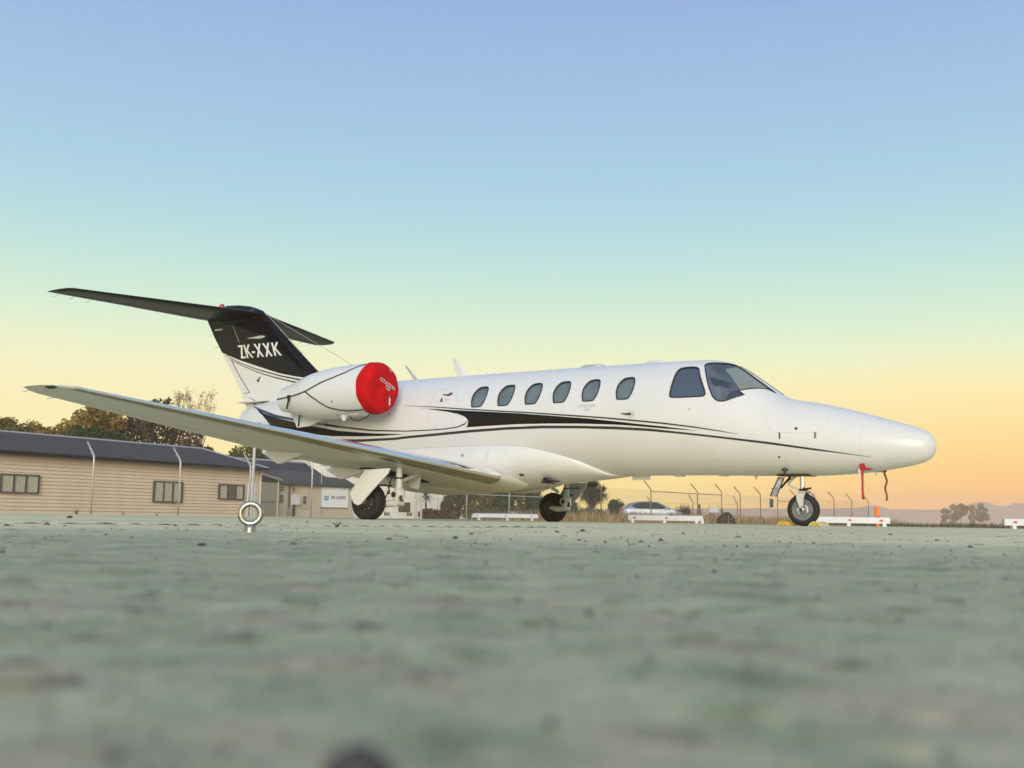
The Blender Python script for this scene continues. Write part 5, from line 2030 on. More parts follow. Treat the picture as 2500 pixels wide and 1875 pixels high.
# ---- second building with the sign
B2 = thing('weatherboard_hall', 'smaller weatherboard hall with dark blue-grey roof behind the wing', 'building', (-11.52, 80.0, -.05), R(55.55))
MB().box((-16, 0, -.1), (0, 6.7, 2.26)).build('wall', board2, B2)
boards(B2, -16, -.16, .03, 2.18, .165, board2)
MB().box((-.16, -.05, 0), (0, 0, 2.24)).build('corner_board', trim, B2)
MB().box((-16.2, -.36, 2.16), (.25, -.31, 2.30)).build('fascia', fascia, B2)
MB().box((-16, -.30, 2.19), (.2, 0, 2.205)).build('soffit', trim, B2)
b = MB()
corrugated(b, -16.2, .28, (-.34, 2.29), (3.34, 3.92))
corrugated(b, -16.2, .28, (7.0, 2.29), (3.34, 3.92))
b.build('roof', roofm2, B2)
MB().tube([(-16.2, 3.34, 3.95), (.3, 3.34, 3.95)], .07, 8).build('ridge_cap', flash, B2)
b = MB()
b.add([(.24, -.34, 2.19), (.24, 3.34, 3.82), (.24, 7.0, 2.19), (.24, 7.0, 2.29), (.24, 3.34, 3.92), (.24, -.34, 2.29)], [(0, 1, 4, 5), (1, 2, 3, 4)])
b.add([(.0, 0, 2.24), (.0, 6.7, 2.24), (.0, 3.34, 3.8)], [(0, 1, 2)])
b.build('gable', fascia, B2)
# smooth lining panels round the small windows
for x0, x1, z0, z1 in ((-7.72, -6.36, .78, 2.12), (-6.14, -5.52, 1.62, 2.12), (-5.12, -4.36, .70, 2.12)):
    MB().box((x0, -.062, z0), (x1, -.0, z1)).build('lining_panel', trim, B2)
for x0, x1, z0, z1, mu in ((-7.22, -6.66, 1.70, 2.08, []), (-7.20, -6.70, .90, 1.54, []), (-6.08, -5.60, 1.68, 2.06, []), (-5.0, -4.52, .88, 1.50, []), (-7.75, -7.55, 1.0, 2.08, [])):
    house_window(B2, x0, x1, z0, z1, trim, mu, [darkroom], -.11, .05)
    MB().box((x0 + .05, -.125, (z0 + z1) / 2 - .012), (x1 - .05, -.115, (z0 + z1) / 2 + .012)).build('glazing_bar', trim, B2)
MB().box((-5.16, -.11, .66), (-4.32, -.04, .72)).build('window_sill', trim, B2)
MB().box((-7.76, -.11, .72), (-6.32, -.04, .78)).build('window_sill', trim, B2)
b = MB()
b.tube([(-6.0, -.38, 2.30), (-6.06, -.30, 2.18), (-6.24, -.12, 2.02), (-6.24, -.12, 0)], .055, 10)
b.build('downpipe', pmat('downpipe_brown', (.055, .035, .03), .5), B2, smooth=True)
b = MB()
b.box((-6.02, -.30, .84), (-5.84, -.05, 1.48))
b.box((-5.80, -.34, .84), (-5.42, -.05, 1.50))
b.build('meter_box', letter, B2)
MB().box((-5.74, -.346, 1.38), (-5.50, -.341, 1.405)).build('meter_slot', darkgrey, B2)
b = MB()
for x in (-5.88, -5.74):
    b.tube([(x, -.17, .86), (x - .03, -.17, 0)], .045, 8)
b.build('meter_conduit', darkgrey, B2)
b = MB()
for p0, p1 in (((-7.75, -.5, .48), (-6.3, -.5, .66)), ((-7.75, -.5, .70), (-6.9, -.5, .72)), ((-6.6, -.5, .62), (-6.6, -.5, 0)), ((-7.75, -.5, .74), (-7.75, -.5, 0))):
    b.tube([p0, p1], .022, 6)
b.build('handrail', trim, B2)
MB().box((-6.5, -.7, -.1), (-5.0, -.06, .05)).build('step', concrete2, B2)
# corrugated lean-to against its left end
b = MB()
nx = 64
g1, g2 = [], []
for i in range(nx + 1):
    x = -9.5 + 1.68 * i / nx
    o_ = .018 * math.sin(i * math.pi / 2)
    g1.append((x, -.62 + o_, 0))
    g2.append((x, -.62 + o_, 2.24))
b.rows([g1, g2])
b.build('lean_to_wall', corr, B2)
MB().box((-9.4, -.66, .95), (-8.05, -.64, .99)).build('wall_band', fascia, B2)
b = MB()
b.add([(-9.6, -.95, 2.72), (-7.72, -.95, 2.36), (-7.72, -.95, 2.50), (-9.6, -.95, 2.86), (-9.6, .2, 2.72), (-7.72, .2, 2.36), (-7.72, .2, 2.50), (-9.6, .2, 2.86)], [(0, 1, 2, 3), (4, 7, 6, 5), (3, 2, 6, 7), (0, 4, 5, 1), (1, 5, 6, 2)])
b.build('lean_to_roof', pmat('lean_to_fascia', (.26, .235, .21), .6, var=.15), B2)
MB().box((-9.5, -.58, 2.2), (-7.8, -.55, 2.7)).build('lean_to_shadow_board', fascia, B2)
MB().tube([(-7.80, -.66, 0), (-7.80, -.66, 2.42)], .05, 8).build('lean_to_post', trim, B2)
MB().tube([(-3.28, -.2, 3.4), (-3.3, -.2, 2.2), (-3.34, -.2, .0)], .028, 8).build('cable_conduit', galv, B2)

# ---- sign board on its wall
SG = thing('wall_sign', 'white sign board reading AIR CADETS on the wall of the smaller hall', 'sign', (-11.52 + math.cos(R(55.55)) * -1.77, 80 + math.sin(R(55.55)) * -1.77, -.05), R(55.55))
MB().box((-1.34, -.12, .72), (1.34, -.06, 2.13)).build('board', signwhite, SG)
MB().box((-1.36, -.105, .68), (1.36, -.05, .715)).build('sign_edge', fascia, SG)


def sign_text(txt, size, cx, cz, mat, sx=1.0, shear=0):
    text_on('sign_lettering', txt, size, lambda u, v: Vector((cx + u, -.124, cz + v)), mat, SG, sx, shear, .008)


sign_text('AIR CADETS', .30, .32, 1.33, signblack, .93)
b = MB()
for k, (x0, x1) in enumerate(((-1.13, -.70), (-1.13, -.74), (-1.13, -.74))):
    z = 1.47 - k * .115
    b.add([(x0, -.124, z - .038), (x1, -.124, z - .038), (x1, -.124, z + .038), (x0, -.124, z + .038)], [(0, 1, 2, 3)])
b.add([(-.76, -.1245, 1.22), (-.66, -.1245, 1.27), (-.64, -.1245, 1.57), (-.69, -.1245, 1.56), (-.72, -.1245, 1.30), (-.78, -.1245, 1.27)], [(0, 1, 2, 3, 4, 5)])
b.build('sign_emblem', signblue, SG)

# ---- tall white building behind
B3 = thing('white_shed', 'plain white walled shed behind the near main wheel', 'building', (-5.2, 89.0, -.05), R(50))
MB().box((-12.6, 0, -.1), (0, 9, 4.3)).build('wall', whitewall, B3)
b = MB()
b.box((-12.9, -.3, 4.30), (.3, 9.3, 4.45))
b.build('roof', roofm2, B3)
for x in (-3.55, -3.35, -1.0):
    MB().box((x - .03, -.05, 0), (x + .03, 0, 4.3)).build('wall_batten', trim, B3)
MB().box((-12.6, -.012, 1.6), (0, 0, 1.615)).build('wall_seam', trim, B3)
MB().box((-12.6, -.012, 2.9), (0, 0, 2.915)).build('wall_seam', trim, B3)
house_window(B3, -5.25, -4.05, .52, 1.26, winframe, [-4.62], [pmat('room_brown', (.20, .12, .07), .8, var=.4, scale=3), MATS['room_brown']], -.04, .05)
for x0 in (-6.75, -4.35):
    MB().box((x0, -.03, .24), (x0 + .56, 0, .46)).build('vent_frame', fascia, B3)
    MB().box((x0 + .09, -.036, .30), (x0 + .47, -.03, .40)).build('vent_mesh', lettergrey, B3)

# ---- tall mast and sign post between the buildings
mast = thing('light_mast', 'grey steel mast standing in front of the long building corner, rising behind the wing', 'mast', (-11.55, 49.4, -.05))
MB().tube([(0, 0, 0), (.03, 0, 3.4), (.06, 0, 5.6)], [.075, .07, .06], 12).build('pole', galv, mast, smooth=True)
MB().lathe([(0, .16), (.03, .16), (.03, .09), (.06, .08)], (0, 0, 0), 'Z', 12).build('base_plate', galv, mast)
vs_ = thing('notice_board', 'tall narrow white notice board with dark lettering in front of the long building corner', 'sign', (-11.55, 50.6, -.05), R(2))
MB().box((-.42, -.02, .2), (-.20, .02, 1.50)).build('panel', signwhite, vs_)
for x in (-.46, -.16):
    MB().tube([(x, .03, 0), (x, .03, 1.52)], .03, 8).build('leg', letter, vs_)
rg_ = random.Random(8)
b = MB()
for k in range(9):
    z = 1.42 - k * .135
    hgt = .03
    for q in range(3):
        x = -.40 + q * .06 + rg_.uniform(-.008, .008)
        b.add([(x, -.024, z - hgt), (x + .045, -.024, z - hgt), (x + .045, -.024, z), (x, -.024, z)], [(0, 1, 2, 3)])
tag(b.build('notice_print', lettergrey, vs_), kind='stuff')


# ================================================================== APRON EDGE MARKERS
def edge_marker(label, x, y, rot, L_=1.72, refl=(-.7, 0, .7), old=False, legs=(-.78, .0, .78)):
    t = thing('edge_marker', label, 'marker board', (x, y, ah(x, y)), rot, 'white marker boards along the apron edge')
    b = MB()
    h = L_ / 2
    if old:
        b.add([(-h, -.05, .075), (h, -.05, .075), (h - .03, -.02, .165), (-h + .07, -.02, .165), (-h, .0, .075), (h, .0, .075), (h - .03, .01, .165), (-h + .07, .01, .165)],
              [(0, 1, 2, 3), (4, 7, 6, 5), (0, 4, 5, 1), (3, 2, 6, 7), (0, 3, 7, 4), (1, 5, 6, 2)])
    else:
        b.box((-h, -.02, .058), (h, .0, .168))
    b.build('board', barrier, t)
    b = MB()
    b.add([(-h + .02, .02, .174), (h, .02, .174), (h, .16, .184), (-h + .02, .16, .184), (-h + .02, .02, .168), (h, .02, .168), (h, .16, .178), (-h + .02, .16, .178)], [(0, 1, 2, 3), (7, 6, 5, 4), (0, 4, 5, 1), (1, 5, 6, 2), (2, 6, 7, 3), (3, 7, 4, 0)])
    b.build('top_board', barrier, t)
    MB().box((-h + .01, .16, .065), (h, .18, .165)).build('rear_board', barrier, t)
    for x_ in legs:
        MB().add([(x_ - .035, -.035, 0), (x_ + .035, -.035, 0), (x_ + .035, .1, 0), (x_ - .035, .1, 0), (x_ - .03, -.03, .10), (x_ + .03, -.03, .10), (x_ + .03, .1, .10), (x_ - .03, .1, .10)],
                 [(0, 3, 2, 1), (4, 5, 6, 7), (0, 1, 5, 4), (1, 2, 6, 5), (2, 3, 7, 6), (3, 0, 4, 7)]).build('leg', barrier, t)
    for k, x_ in enumerate(refl):
        bb = MB()
        yy = -.055 if old else -.023
        bb.add([(x_ + .035 * math.cos(a), yy + (-.004 if not old else .018), .115 + .022 * math.sin(a)) for a in np.linspace(0, 2 * math.pi, 10, endpoint=False)], [tuple(range(10))])
        bb.build('reflector', navy, t)
    return t


edge_marker('old white marker board with sloping face left of the far main wheel', -.13, 29.6, R(2), 1.78, (-.75, .02, .70), True, (-.70, .06, .72))
edge_marker('white marker board standing in front of the silver car', 3.62, 25.8, R(-3), 1.74, (-.72, .02), False, (-.76, -.02, .72, .85))
edge_marker('white marker board to the right of the nose wheel', 6.52, 21.6, R(-4), 1.74, (.10, .70), False, (.08, .76))
edge_marker('white marker board cut off by the right picture edge', 9.82, 20.0, R(-4), 1.74, (-.68, .0, .68), False, (-.70, 0, .72))
om = thing('marker_post', 'short orange marker post behind the white marker board right of the nose', 'marker post', (8.10, 24.4, ah(8.1, 24.4)))
b = MB()
b.box((-.035, -.02, 0), (.030, .02, .35))
b.build('post', orange, om)
b = MB()
b.box((-.052, -.03, .34), (.045, .03, .55))
b.build('head', orange, om)
MB().box((-.02, -.033, .325), (.045, -.03, .342)).build('band', redtape, om)


# ================================================================== CAR
def make_car():
    t = thing('silver_hatchback', 'silver hatchback car parked beyond the fence behind a white marker board', 'car', (10.15, 80.0, -.03), R(0))
    # x from tail (-2.2) to nose (2.2)
    low = [(-2.2, .35), (-2.22, .62), (-2.16, .86), (-2.06, 1.0), (-1.86, 1.14), (-1.45, 1.36), (-.9, 1.475), (-.2, 1.50), (.4, 1.44), (.95, 1.20), (1.35, .99), (1.8, .88), (2.1, .72), (2.2, .55), (2.2, .35)]

    def top(x):
        return float(np.interp(x, [-2.22, -2.16, -2.06, -1.86, -1.45, -.9, -.2, .4, .95, 1.35, 1.8, 2.1, 2.2], [.62, .86, 1.0, 1.14, 1.36, 1.475, 1.50, 1.44, 1.20, .99, .88, .72, .55]))
    g = []
    for x in np.linspace(-2.2, 2.2, 60):
        zt = top(x)
        e = min(1, (2.2 - abs(x)) / .5)
        wb = .87 * (.80 + .20 * math.sqrt(max(0, e)))
        belt = min(.92, zt - .03)
        wt = wb * (1 - .30 * max(0, (zt - belt)) / .6)
        row = []
        for s in (1, -1):
            q = [(x, s * wb * .93, .20), (x, s * wb, .40), (x, s * wb * 1.0, .65), (x, s * wb * .97, belt), (x, s * wt, zt - .06), (x, s * wt * .82, zt)]
            row += q if s > 0 else q[::-1]
        g.append(row)
    b = MB().rows(g, True)
    m = len(g[0])
    b.f += [tuple(range(m)), tuple((len(g) - 1) * m + k for k in range(m))]
    b.mi += [0, 0]
    b.build('body', carpaint, t, smooth=True, angle=50)

    def side_y(x, z):
        zt = top(x)
        e = min(1, (2.2 - abs(x)) / .5)
        wb = .87 * (.80 + .20 * math.sqrt(max(0, e)))
        belt = min(.92, zt - .03)
        wt = wb * (1 - .30 * max(0, (zt - belt)) / .6)
        return wb * .97 + (wt - wb * .97) * (z - belt) / max(.05, zt - .06 - belt) if z > belt else wb * .985
    for s in (-1, 1):
        for q in ([(-1.30, 1.02), (-1.42, 1.18), (-1.10, 1.33), (-.72, 1.40), (-.12, 1.42), (-.12, .95), (-.95, .95)], [(-.06, .95), (-.06, 1.42), (.35, 1.37), (.82, 1.16), (1.10, .99), (1.05, .955)]):
            vs, fs = tri_poly(q, .15)
            MB().add([(x, s * (side_y(x, z) + .012), z) for x, z in vs], fs).build('side_window', carglass, t)
        MB().box((.92, s * .90 - .06, .97), (1.08, s * .90 + .06, 1.08)).build('mirror', carpaint, t)
        for x_ in (-.10, .95):
            MB().tube([(x_, s * (side_y(x_, z) + .004), z) for z in (.35, .6, .93)], .008, 5).build('door_gap', darkgrey, t)
        for x_ in (-.30, .75):
            MB().box((x_ - .1, s * .885 - .01, .80), (x_ + .08, s * .885 + .01, .83)).build('door_handle', chrome, t)
        for x_ in (-1.35, 1.35):
            w = MB()
            w.lathe([(s * .80, .20), (s * .79, .31), (s * .86, .325), (s * .88, .30), (s * .88, .21)], (x_, 0, .325), 'Y', 28)
            w.build('tyre', rubber, t, smooth=True)
            w = MB()
            w.lathe([(s * .87, .03), (s * .885, .05), (s * .875, .2), (s * .86, .215)], (x_, 0, .325), 'Y', 20)
            w.build('rim', steel, t, smooth=True)
            MB().lathe([(s * .866, .36), (s * .872, .38), (s * .866, .40)], (x_, 0, .335), 'Y', 28, False).build('wheel_arch', darkgrey, t)
        MB().ball((2.02, s * .62, .68), (.16, .18, .09)).build('headlight', chrome, t, smooth=True)
        MB().ball((-2.12, s * .66, .88), (.08, .14, .12)).build('tail_light', navy, t, smooth=True)
    b = MB()
    b.add([(-2.05, -.62, 1.02), (-2.05, .62, 1.02), (-1.50, .55, 1.365), (-1.50, -.55, 1.365)], [(0, 1, 2, 3)])
    b.build('rear_window', carglass, t)
    b = MB()
    b.add([(1.36, -.66, 1.005), (1.36, .66, 1.005), (.42, .56, 1.452), (.42, -.56, 1.452)], [(3, 2, 1, 0)])
    b.build('windscreen', carglass, t)
    MB().box((2.1, -.75, .22), (2.22, .75, .34)).build('bumper_grille', darkgrey, t)


make_car()


# ================================================================== TREES AND SHRUBS
def leaves(name, blobs, n, size, mat, parent, seed, aspect=.55, droop=0.0, hollow=.35, sun=Vector((-.35, -.7, .55))):
    """Leaf clumps scattered through several blobs: (cx, cy, cz, rx, ry, rz, weight)."""
    rg = np.random.default_rng(seed)
    w = np.array([q[6] if len(q) > 6 else 1.0 for q in blobs])
    pick = rg.choice(len(blobs), n, p=w / w.sum())
    Bq = np.array([q[:6] for q in blobs])
    d = rg.normal(size=(n, 3))
    d /= np.linalg.norm(d, axis=1)[:, None]
    rad = (hollow + (1 - hollow) * rg.uniform(0, 1, n) ** .5)
    lump = .72 + .5 * vnoise(d[:, 0] * 2.3 + pick * 7.7 + seed, d[:, 1] * 2.3 + d[:, 2] * 2.7 + pick * 3.1, seed)
    c = Bq[pick, :3] + d * Bq[pick, 3:6] * (rad * lump)[:, None]
    a = rg.normal(size=(n, 3))
    a[:, 2] -= droop
    a /= np.linalg.norm(a, axis=1)[:, None]
    bb = np.cross(a, rg.normal(size=(n, 3)))
    bb /= np.linalg.norm(bb, axis=1)[:, None] + 1e-9
    s = size * np.exp(rg.normal(0, .35, n))
    a = a * s[:, None]
    bb = bb * (s * aspect)[:, None]
    V = np.stack([c - a, c + bb * .9, c + a, c - bb * .9], 1).reshape(-1, 3)
    F = np.arange(4 * n).reshape(n, 4)
    me = np_mesh(name, V, F)
    clump = vnoise(c[:, 0] * 1.1 / max(size, .05) * .12, c[:, 2] * 1.1 / max(size, .05) * .12 + c[:, 1], seed + 3)
    tint = np.clip(rg.uniform(0, 1, n) * .55 + clump * .55, 0, 1)
    at = me.attributes.new('tint', 'FLOAT', 'FACE')
    at.data.foreach_set('value', tint.astype(np.float32))
    return mobj(name, me, mat, parent)


def branches(b, p, d, L, r, depth, rg, spread=.5, up=.15, tips=None):
    q = p + d * L
    mid = p + d * L * .5 + Vector((rg.uniform(-1, 1), rg.uniform(-1, 1), rg.uniform(-.5, .5))) * L * .05
    b.tube([p, mid, q], [r, r * .85, r * .68], 5 if depth < 2 else 6, False)
    if depth == 0:
        if tips is not None:
            tips.append(q)
        return
    for k in range(rg.choice([2, 3, 3])):
        nd_ = (d + Vector((rg.uniform(-1, 1), rg.uniform(-1, 1), rg.uniform(-.4, .8))) * spread + Vector((0, 0, up))).normalized()
        branches(b, p + (q - p) * rg.uniform(.55, 1.0), nd_, L * rg.uniform(.6, .82), r * .6, depth - 1, rg, spread, up, tips)


def tree(name, label, cat, x, y, blobs, n, size, mat, seed, trunk=(.14, 1.6), group=None, z=-.05, depth=3, hollow=.35):
    t = thing(name, label, cat, (x, y, z), 0, group)
    rg = random.Random(seed)
    b = MB()
    top_ = max(q[2] for q in blobs)
    branches(b, Vector((0, 0, -.05)), Vector((rg.uniform(-.05, .05), rg.uniform(-.05, .05), 1)).normalized(), (max(trunk[1], top_ * .42) if cat == 'tree' else top_ * .22), trunk[0] if cat == 'tree' else trunk[0] * .5, depth, rg, .55, .1)
    b.build('trunk', barkm, t)
    leaves('crown', blobs, n, size, mat, t, seed, hollow=hollow)
    return t


G1 = 'trees and bushes behind the buildings'
tree('bush', 'yellow-green bush at the left edge above the long roof', 'bush', -34.3, 75, [(0, 0, 4.9, 1.6, 1.2, 1.5), (-.6, 0, 5.5, 1.1, .9, 1.0), (.9, 0, 5.0, 1.0, .8, .9)], 2400, .15, lf_olive, 101, group=G1)
tree('bush', 'low thin golden bush next along the long roof', 'bush', -32.0, 76, [(0, 0, 4.9, 1.7, 1, 1.3), (1.3, .3, 5.4, 1.3, .8, 1.0), (-1.2, 0, 5.3, 1.2, .8, 1.0)], 2600, .14, lf_gold, 102, group=G1)
tree('bush', 'golden-brown tree with upright sprays below the wing tip', 'tree', -29.8, 78, [(0, 0, 5.7, 1.6, 1.2, 1.5, 2), (.9, 0, 6.6, 1.3, 1, 1.3, 1.4), (-.9, 0, 5.6, 1.1, .9, 1.0), (-.9, 0, 6.7, .6, .4, .8, .3), (.5, 0, 7.4, 1.0, .7, .7, .5)], 4200, .15, lf_gold, 103, group=G1)
tree('bush', 'dark green bush below the golden tree against the roof', 'bush', -28.6, 75.5, [(0, 0, 4.8, 1.9, 1.2, 1.2), (1.4, 0, 4.7, 1.4, 1, .9), (-1.1, 0, 5.0, 1.2, 1, 1.0)], 3600, .14, lf_dark, 104, group=G1)
tree('tree', 'large brown half-bare tree crossing behind the wing', 'tree', -25.8, 80, [(0, 0, 6.0, 1.9, 1.6, 1.5, 1.6), (-1.2, 0, 6.9, 1.1, 1, 1.1), (1.6, 0, 5.4, 1.7, 1.2, 1.1), (.2, 0, 7.6, 1.2, .9, .9, .6), (-2.0, 0, 6.0, 1.2, 1, 1.1)], 4200, .13, lf_brown, 105, trunk=(.2, 2.6), group=G1, depth=5)
# tall pale sparse trees
for i, (x, y, h, n, lab) in enumerate(((-26.2, 86, 9.8, 420, 'tall pale half-bare tree rising above the wing, left of its pair'), (-24.2, 86, 10.0, 560, 'tall pale half-bare tree rising above the wing, right of its pair'), (-30.6, 84, 8.2, 160, 'thin bare pale tree behind the golden-brown tree'), (-24.6, 84, 6.6, 240, 'low pale twiggy tree under the wing beside the brown tree'))):
    t = thing('bare_tree', lab, 'tree', (x, y, -.05), 0, G1)
    rg = random.Random(200 + i)
    b = MB()
    tips = []
    branches(b, Vector((0, 0, 0)), Vector((0, 0, 1)), h * .40, .10, 6 if n > 300 else 5, rg, .34, .32, tips)
    ztop = max(q.z for q in tips)
    b.v = [(vx * h / ztop, vy * h / ztop, vz * h / ztop) for vx, vy, vz in b.v]
    b.build('trunk', pmat('pale_bark%d' % i, (.26, .17, .11), .85), t)
    tp2 = [q * (h / ztop) for q in tips]
    bl = [(q.x, q.y, q.z, .22, .22, .26) for q in tp2]
    leaves('crown', bl, n * 3, .055, lf_pale, t, 210 + i, hollow=.0)
tree('tree', 'dark green tree behind the smaller hall roof, nearest the long building', 'tree', -21.6, 91, [(0, 0, 4.8, 2.0, 1.3, 1.4), (1.5, 0, 5.2, 1.5, 1.1, 1.1), (-1.2, 0, 4.2, 1.2, 1, 1.0), (2.6, 0, 4.8, 1.2, 1, 1.2)], 4200, .15, lf_olive, 106, group=G1)
tree('tree', 'dark tree mass showing between the smaller hall roof and the wing', 'tree', -17.6, 93, [(0, 0, 4.3, 2.4, 1.3, 1.3), (2.2, 0, 4.2, 2.0, 1.2, 1.1), (-1.8, 0, 4.7, 1.7, 1.2, 1.4)], 4600, .16, lf_dark, 107, group=G1)
hg = thing('clipped_hedge', 'square clipped dark hedge top showing over the roof of the long building', 'hedge', (-23.6, 85, -.05), 0, G1)
rgq = np.random.default_rng(5)
nq = 1800
c_ = np.stack([rgq.uniform(-1.0, .55, nq), rgq.uniform(-.5, .5, nq), rgq.uniform(2.5, 5.25, nq)], -1)
a_ = rgq.normal(size=(nq, 3)) * .09
b_ = rgq.normal(size=(nq, 3)) * .06
me = np_mesh('foliage', np.stack([c_ - a_, c_ + b_, c_ + a_, c_ - b_], 1).reshape(-1, 3), np.arange(4 * nq).reshape(nq, 4))
at = me.attributes.new('tint', 'FLOAT', 'FACE')
at.data.foreach_set('value', rgq.uniform(0, 1, nq).astype(np.float32))
mobj('foliage', me, lf_dark, hg)
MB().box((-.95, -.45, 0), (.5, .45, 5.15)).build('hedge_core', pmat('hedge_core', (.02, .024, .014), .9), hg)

G2 = 'shrubs beyond the fence under the fuselage'
tree('bush', 'dark bush beside the white shed, under the belly of the jet', 'bush', -4.3, 84, [(0, 0, 1.2, .8, .8, 1.2), (.5, 0, 1.9, .8, .8, .8), (-.5, 0, .9, .45, .6, .7)], 5000, .10, lf_under, 111, group=G2)
tree('bush', 'broad olive bush under the middle of the belly', 'bush', -2.6, 85, [(0, 0, 1.3, 1.1, .9, 1.3), (.6, 0, 1.9, .9, .8, .8), (-.7, 0, 2.0, .8, .8, .7), (0, -.3, .6, 1.2, .8, .6)], 6000, .10, lf_olive, 112, group=G2)
tree('bush', 'dark green bush left of the far main wheel', 'bush', -.9, 86, [(0, 0, 1.3, 1.1, .9, 1.3), (.5, 0, 2.0, .8, .8, .7), (-.5, 0, .7, .9, .8, .7)], 6000, .10, lf_dark, 113, group=G2)
tree('tree', 'reddish-brown open tree directly behind the far main wheel', 'tree', .9, 88, [(0, 0, 1.6, 1.2, .9, 1.3), (.7, 0, 2.4, .9, .8, .7), (-.7, 0, 2.3, .9, .8, .7), (1.1, 0, 1.4, .7, .7, .8)], 4600, .11, lf_under, 114, group=G2)
tree('bush', 'low dark bush behind the far main wheel and its strut', 'bush', 3.2, 86, [(0, 0, .7, 1.5, .8, .75), (1.2, 0, .9, 1.0, .8, .9), (-1.2, 0, .8, .8, .8, .8)], 4600, .10, lf_dark, 115, group=G2)
tree('bush', 'rounded dark bush just left of the silver car', 'bush', 9.1, 95, [(0, 0, 1.1, .8, .7, .9), (-.2, 0, 1.4, .5, .5, .5), (.4, 0, .7, .6, .6, .7)], 2200, .10, lf_dark, 116, group=G2)
tree('bush', 'thin dark undergrowth left of the rounded bush', 'bush', 7.4, 96, [(0, 0, .6, 1.2, .6, .65), (-1.0, 0, .6, .7, .6, .6)], 1000, .10, lf_olive, 117, group=G2)
tree('bush', 'rust red flax hedge at the foot of the cabbage tree', 'bush', -5.2, 77.5, [(0, 0, .25, 1.1, .6, .42), (-.7, 0, .3, .5, .5, .38), (.8, 0, .3, .6, .5, .35)], 2400, .13, lf_red, 118, group=G2, trunk=(.03, .1))


def spiky_head(V, F, T, c, n, L, w, rg, low=-.9):
    for _ in range(n):
        a = rg.uniform(0, 6.28)
        el = rg.uniform(low, 1.3)
        l = L * rg.uniform(.75, 1.1)
        d = Vector((math.cos(a) * math.cos(el), math.sin(a) * math.cos(el), math.sin(el)))
        sd = d.cross(Vector((0, 0, 1)))
        sd = sd.normalized() if sd.length > .01 else Vector((1, 0, 0))
        p0, p1, p2 = c, c + d * l * .5, c + d * l - Vector((0, 0, l * .18 * math.cos(el)))
        b0 = len(V)
        V += [tuple(p0 - sd * w * .3), tuple(p0 + sd * w * .3), tuple(p1 - sd * w * .5), tuple(p1 + sd * w * .5), tuple(p2)]
        F += [(b0, b0 + 1, b0 + 3, b0 + 2), (b0 + 2, b0 + 3, b0 + 4)]
        q = rg.random() * (.6 if el > -.3 else 1.0)
        T += [q, q]


def cabbage_tree(label, x, y, heads, L, w, n, seed, skirt=0):
    t = thing('cabbage_tree', label, 'tree', (x, y, -.05), 0, 'cabbage trees beyond the fence')
    rg = random.Random(seed)
    b = MB()
    for hx, hy, hz in heads:
        b.tube([(0, 0, 0), (hx * .25, hy * .3, hz * .55), (hx, hy, hz)], [.10, .075, .06], 8)
    b.build('trunk', barkm, t)
    V, F, T = [], [], []
    for h in heads:
        spiky_head(V, F, T, Vector(h), n, L, w, rg)
    me = bpy.data.meshes.new('crown')
    me.from_pydata(V, [], F)
    at = me.attributes.new('tint', 'FLOAT', 'FACE')
    at.data.foreach_set('value', T)
    mobj('crown', me, lf_under if skirt else lf_dark, t)
    if skirt:
        V, F, T = [], [], []
        for h in heads:
            spiky_head(V, F, T, Vector(h) - Vector((0, 0, .1)), skirt, L * 1.15, w, rg, -1.5)
            V2 = V
        me = bpy.data.meshes.new('dead_leaves')
        me.from_pydata([(vx * .75 + 0, vy * .75, vz) for vx, vy, vz in V], [], F)
        at = me.attributes.new('tint', 'FLOAT', 'FACE')
        at.data.foreach_set('value', T)
        mobj('dead_leaves', me, lf_brown, t)


cabbage_tree('slender single-headed cabbage tree in front of the white shed', -6.05, 79.5, [(-.02, 0, 1.72)], .82, .05, 120, 31)
cabbage_tree('big shaggy cabbage tree right of the far main wheel', 6.6, 90, [(-.5, 0, 2.2), (.25, 0, 2.75), (.85, 0, 2.3), (0, .3, 2.4), (.3, -.3, 2.0), (-.2, .2, 2.7)], .95, .06, 230, 32, 70)
fx = thing('flax_bush', 'dark spiky flax bush at the front of the silver car', 'bush', (13.2, 84, .1), 0, G2)
V, F, T = [], [], []
rgf = random.Random(77)
for _ in range(330):
    a = rgf.uniform(0, 6.28)
    el = rgf.uniform(.35, 1.5)
    l = rgf.uniform(.8, 1.55)
    d = Vector((math.cos(a) * math.cos(el), math.sin(a) * math.cos(el), math.sin(el)))
    sd = Vector((-math.sin(a), math.cos(a), 0))
    p0 = Vector((rgf.uniform(-.25, .25), rgf.uniform(-.2, .2), -.1))
    b0 = len(V)
    V += [tuple(p0 - sd * .03), tuple(p0 + sd * .03), tuple(p0 + d * l * .55 - sd * .035), tuple(p0 + d * l * .55 + sd * .035), tuple(p0 + d * l)]
    F += [(b0, b0 + 1, b0 + 3, b0 + 2), (b0 + 2, b0 + 3, b0 + 4)]
    q = rgf.random() * .8
    T += [q, q]
me = bpy.data.meshes.new('blades')
me.from_pydata(V, [], F)
at = me.attributes.new('tint', 'FLOAT', 'FACE')
at.data.foreach_set('value', T)
mobj('blades', me, lf_flax, fx)

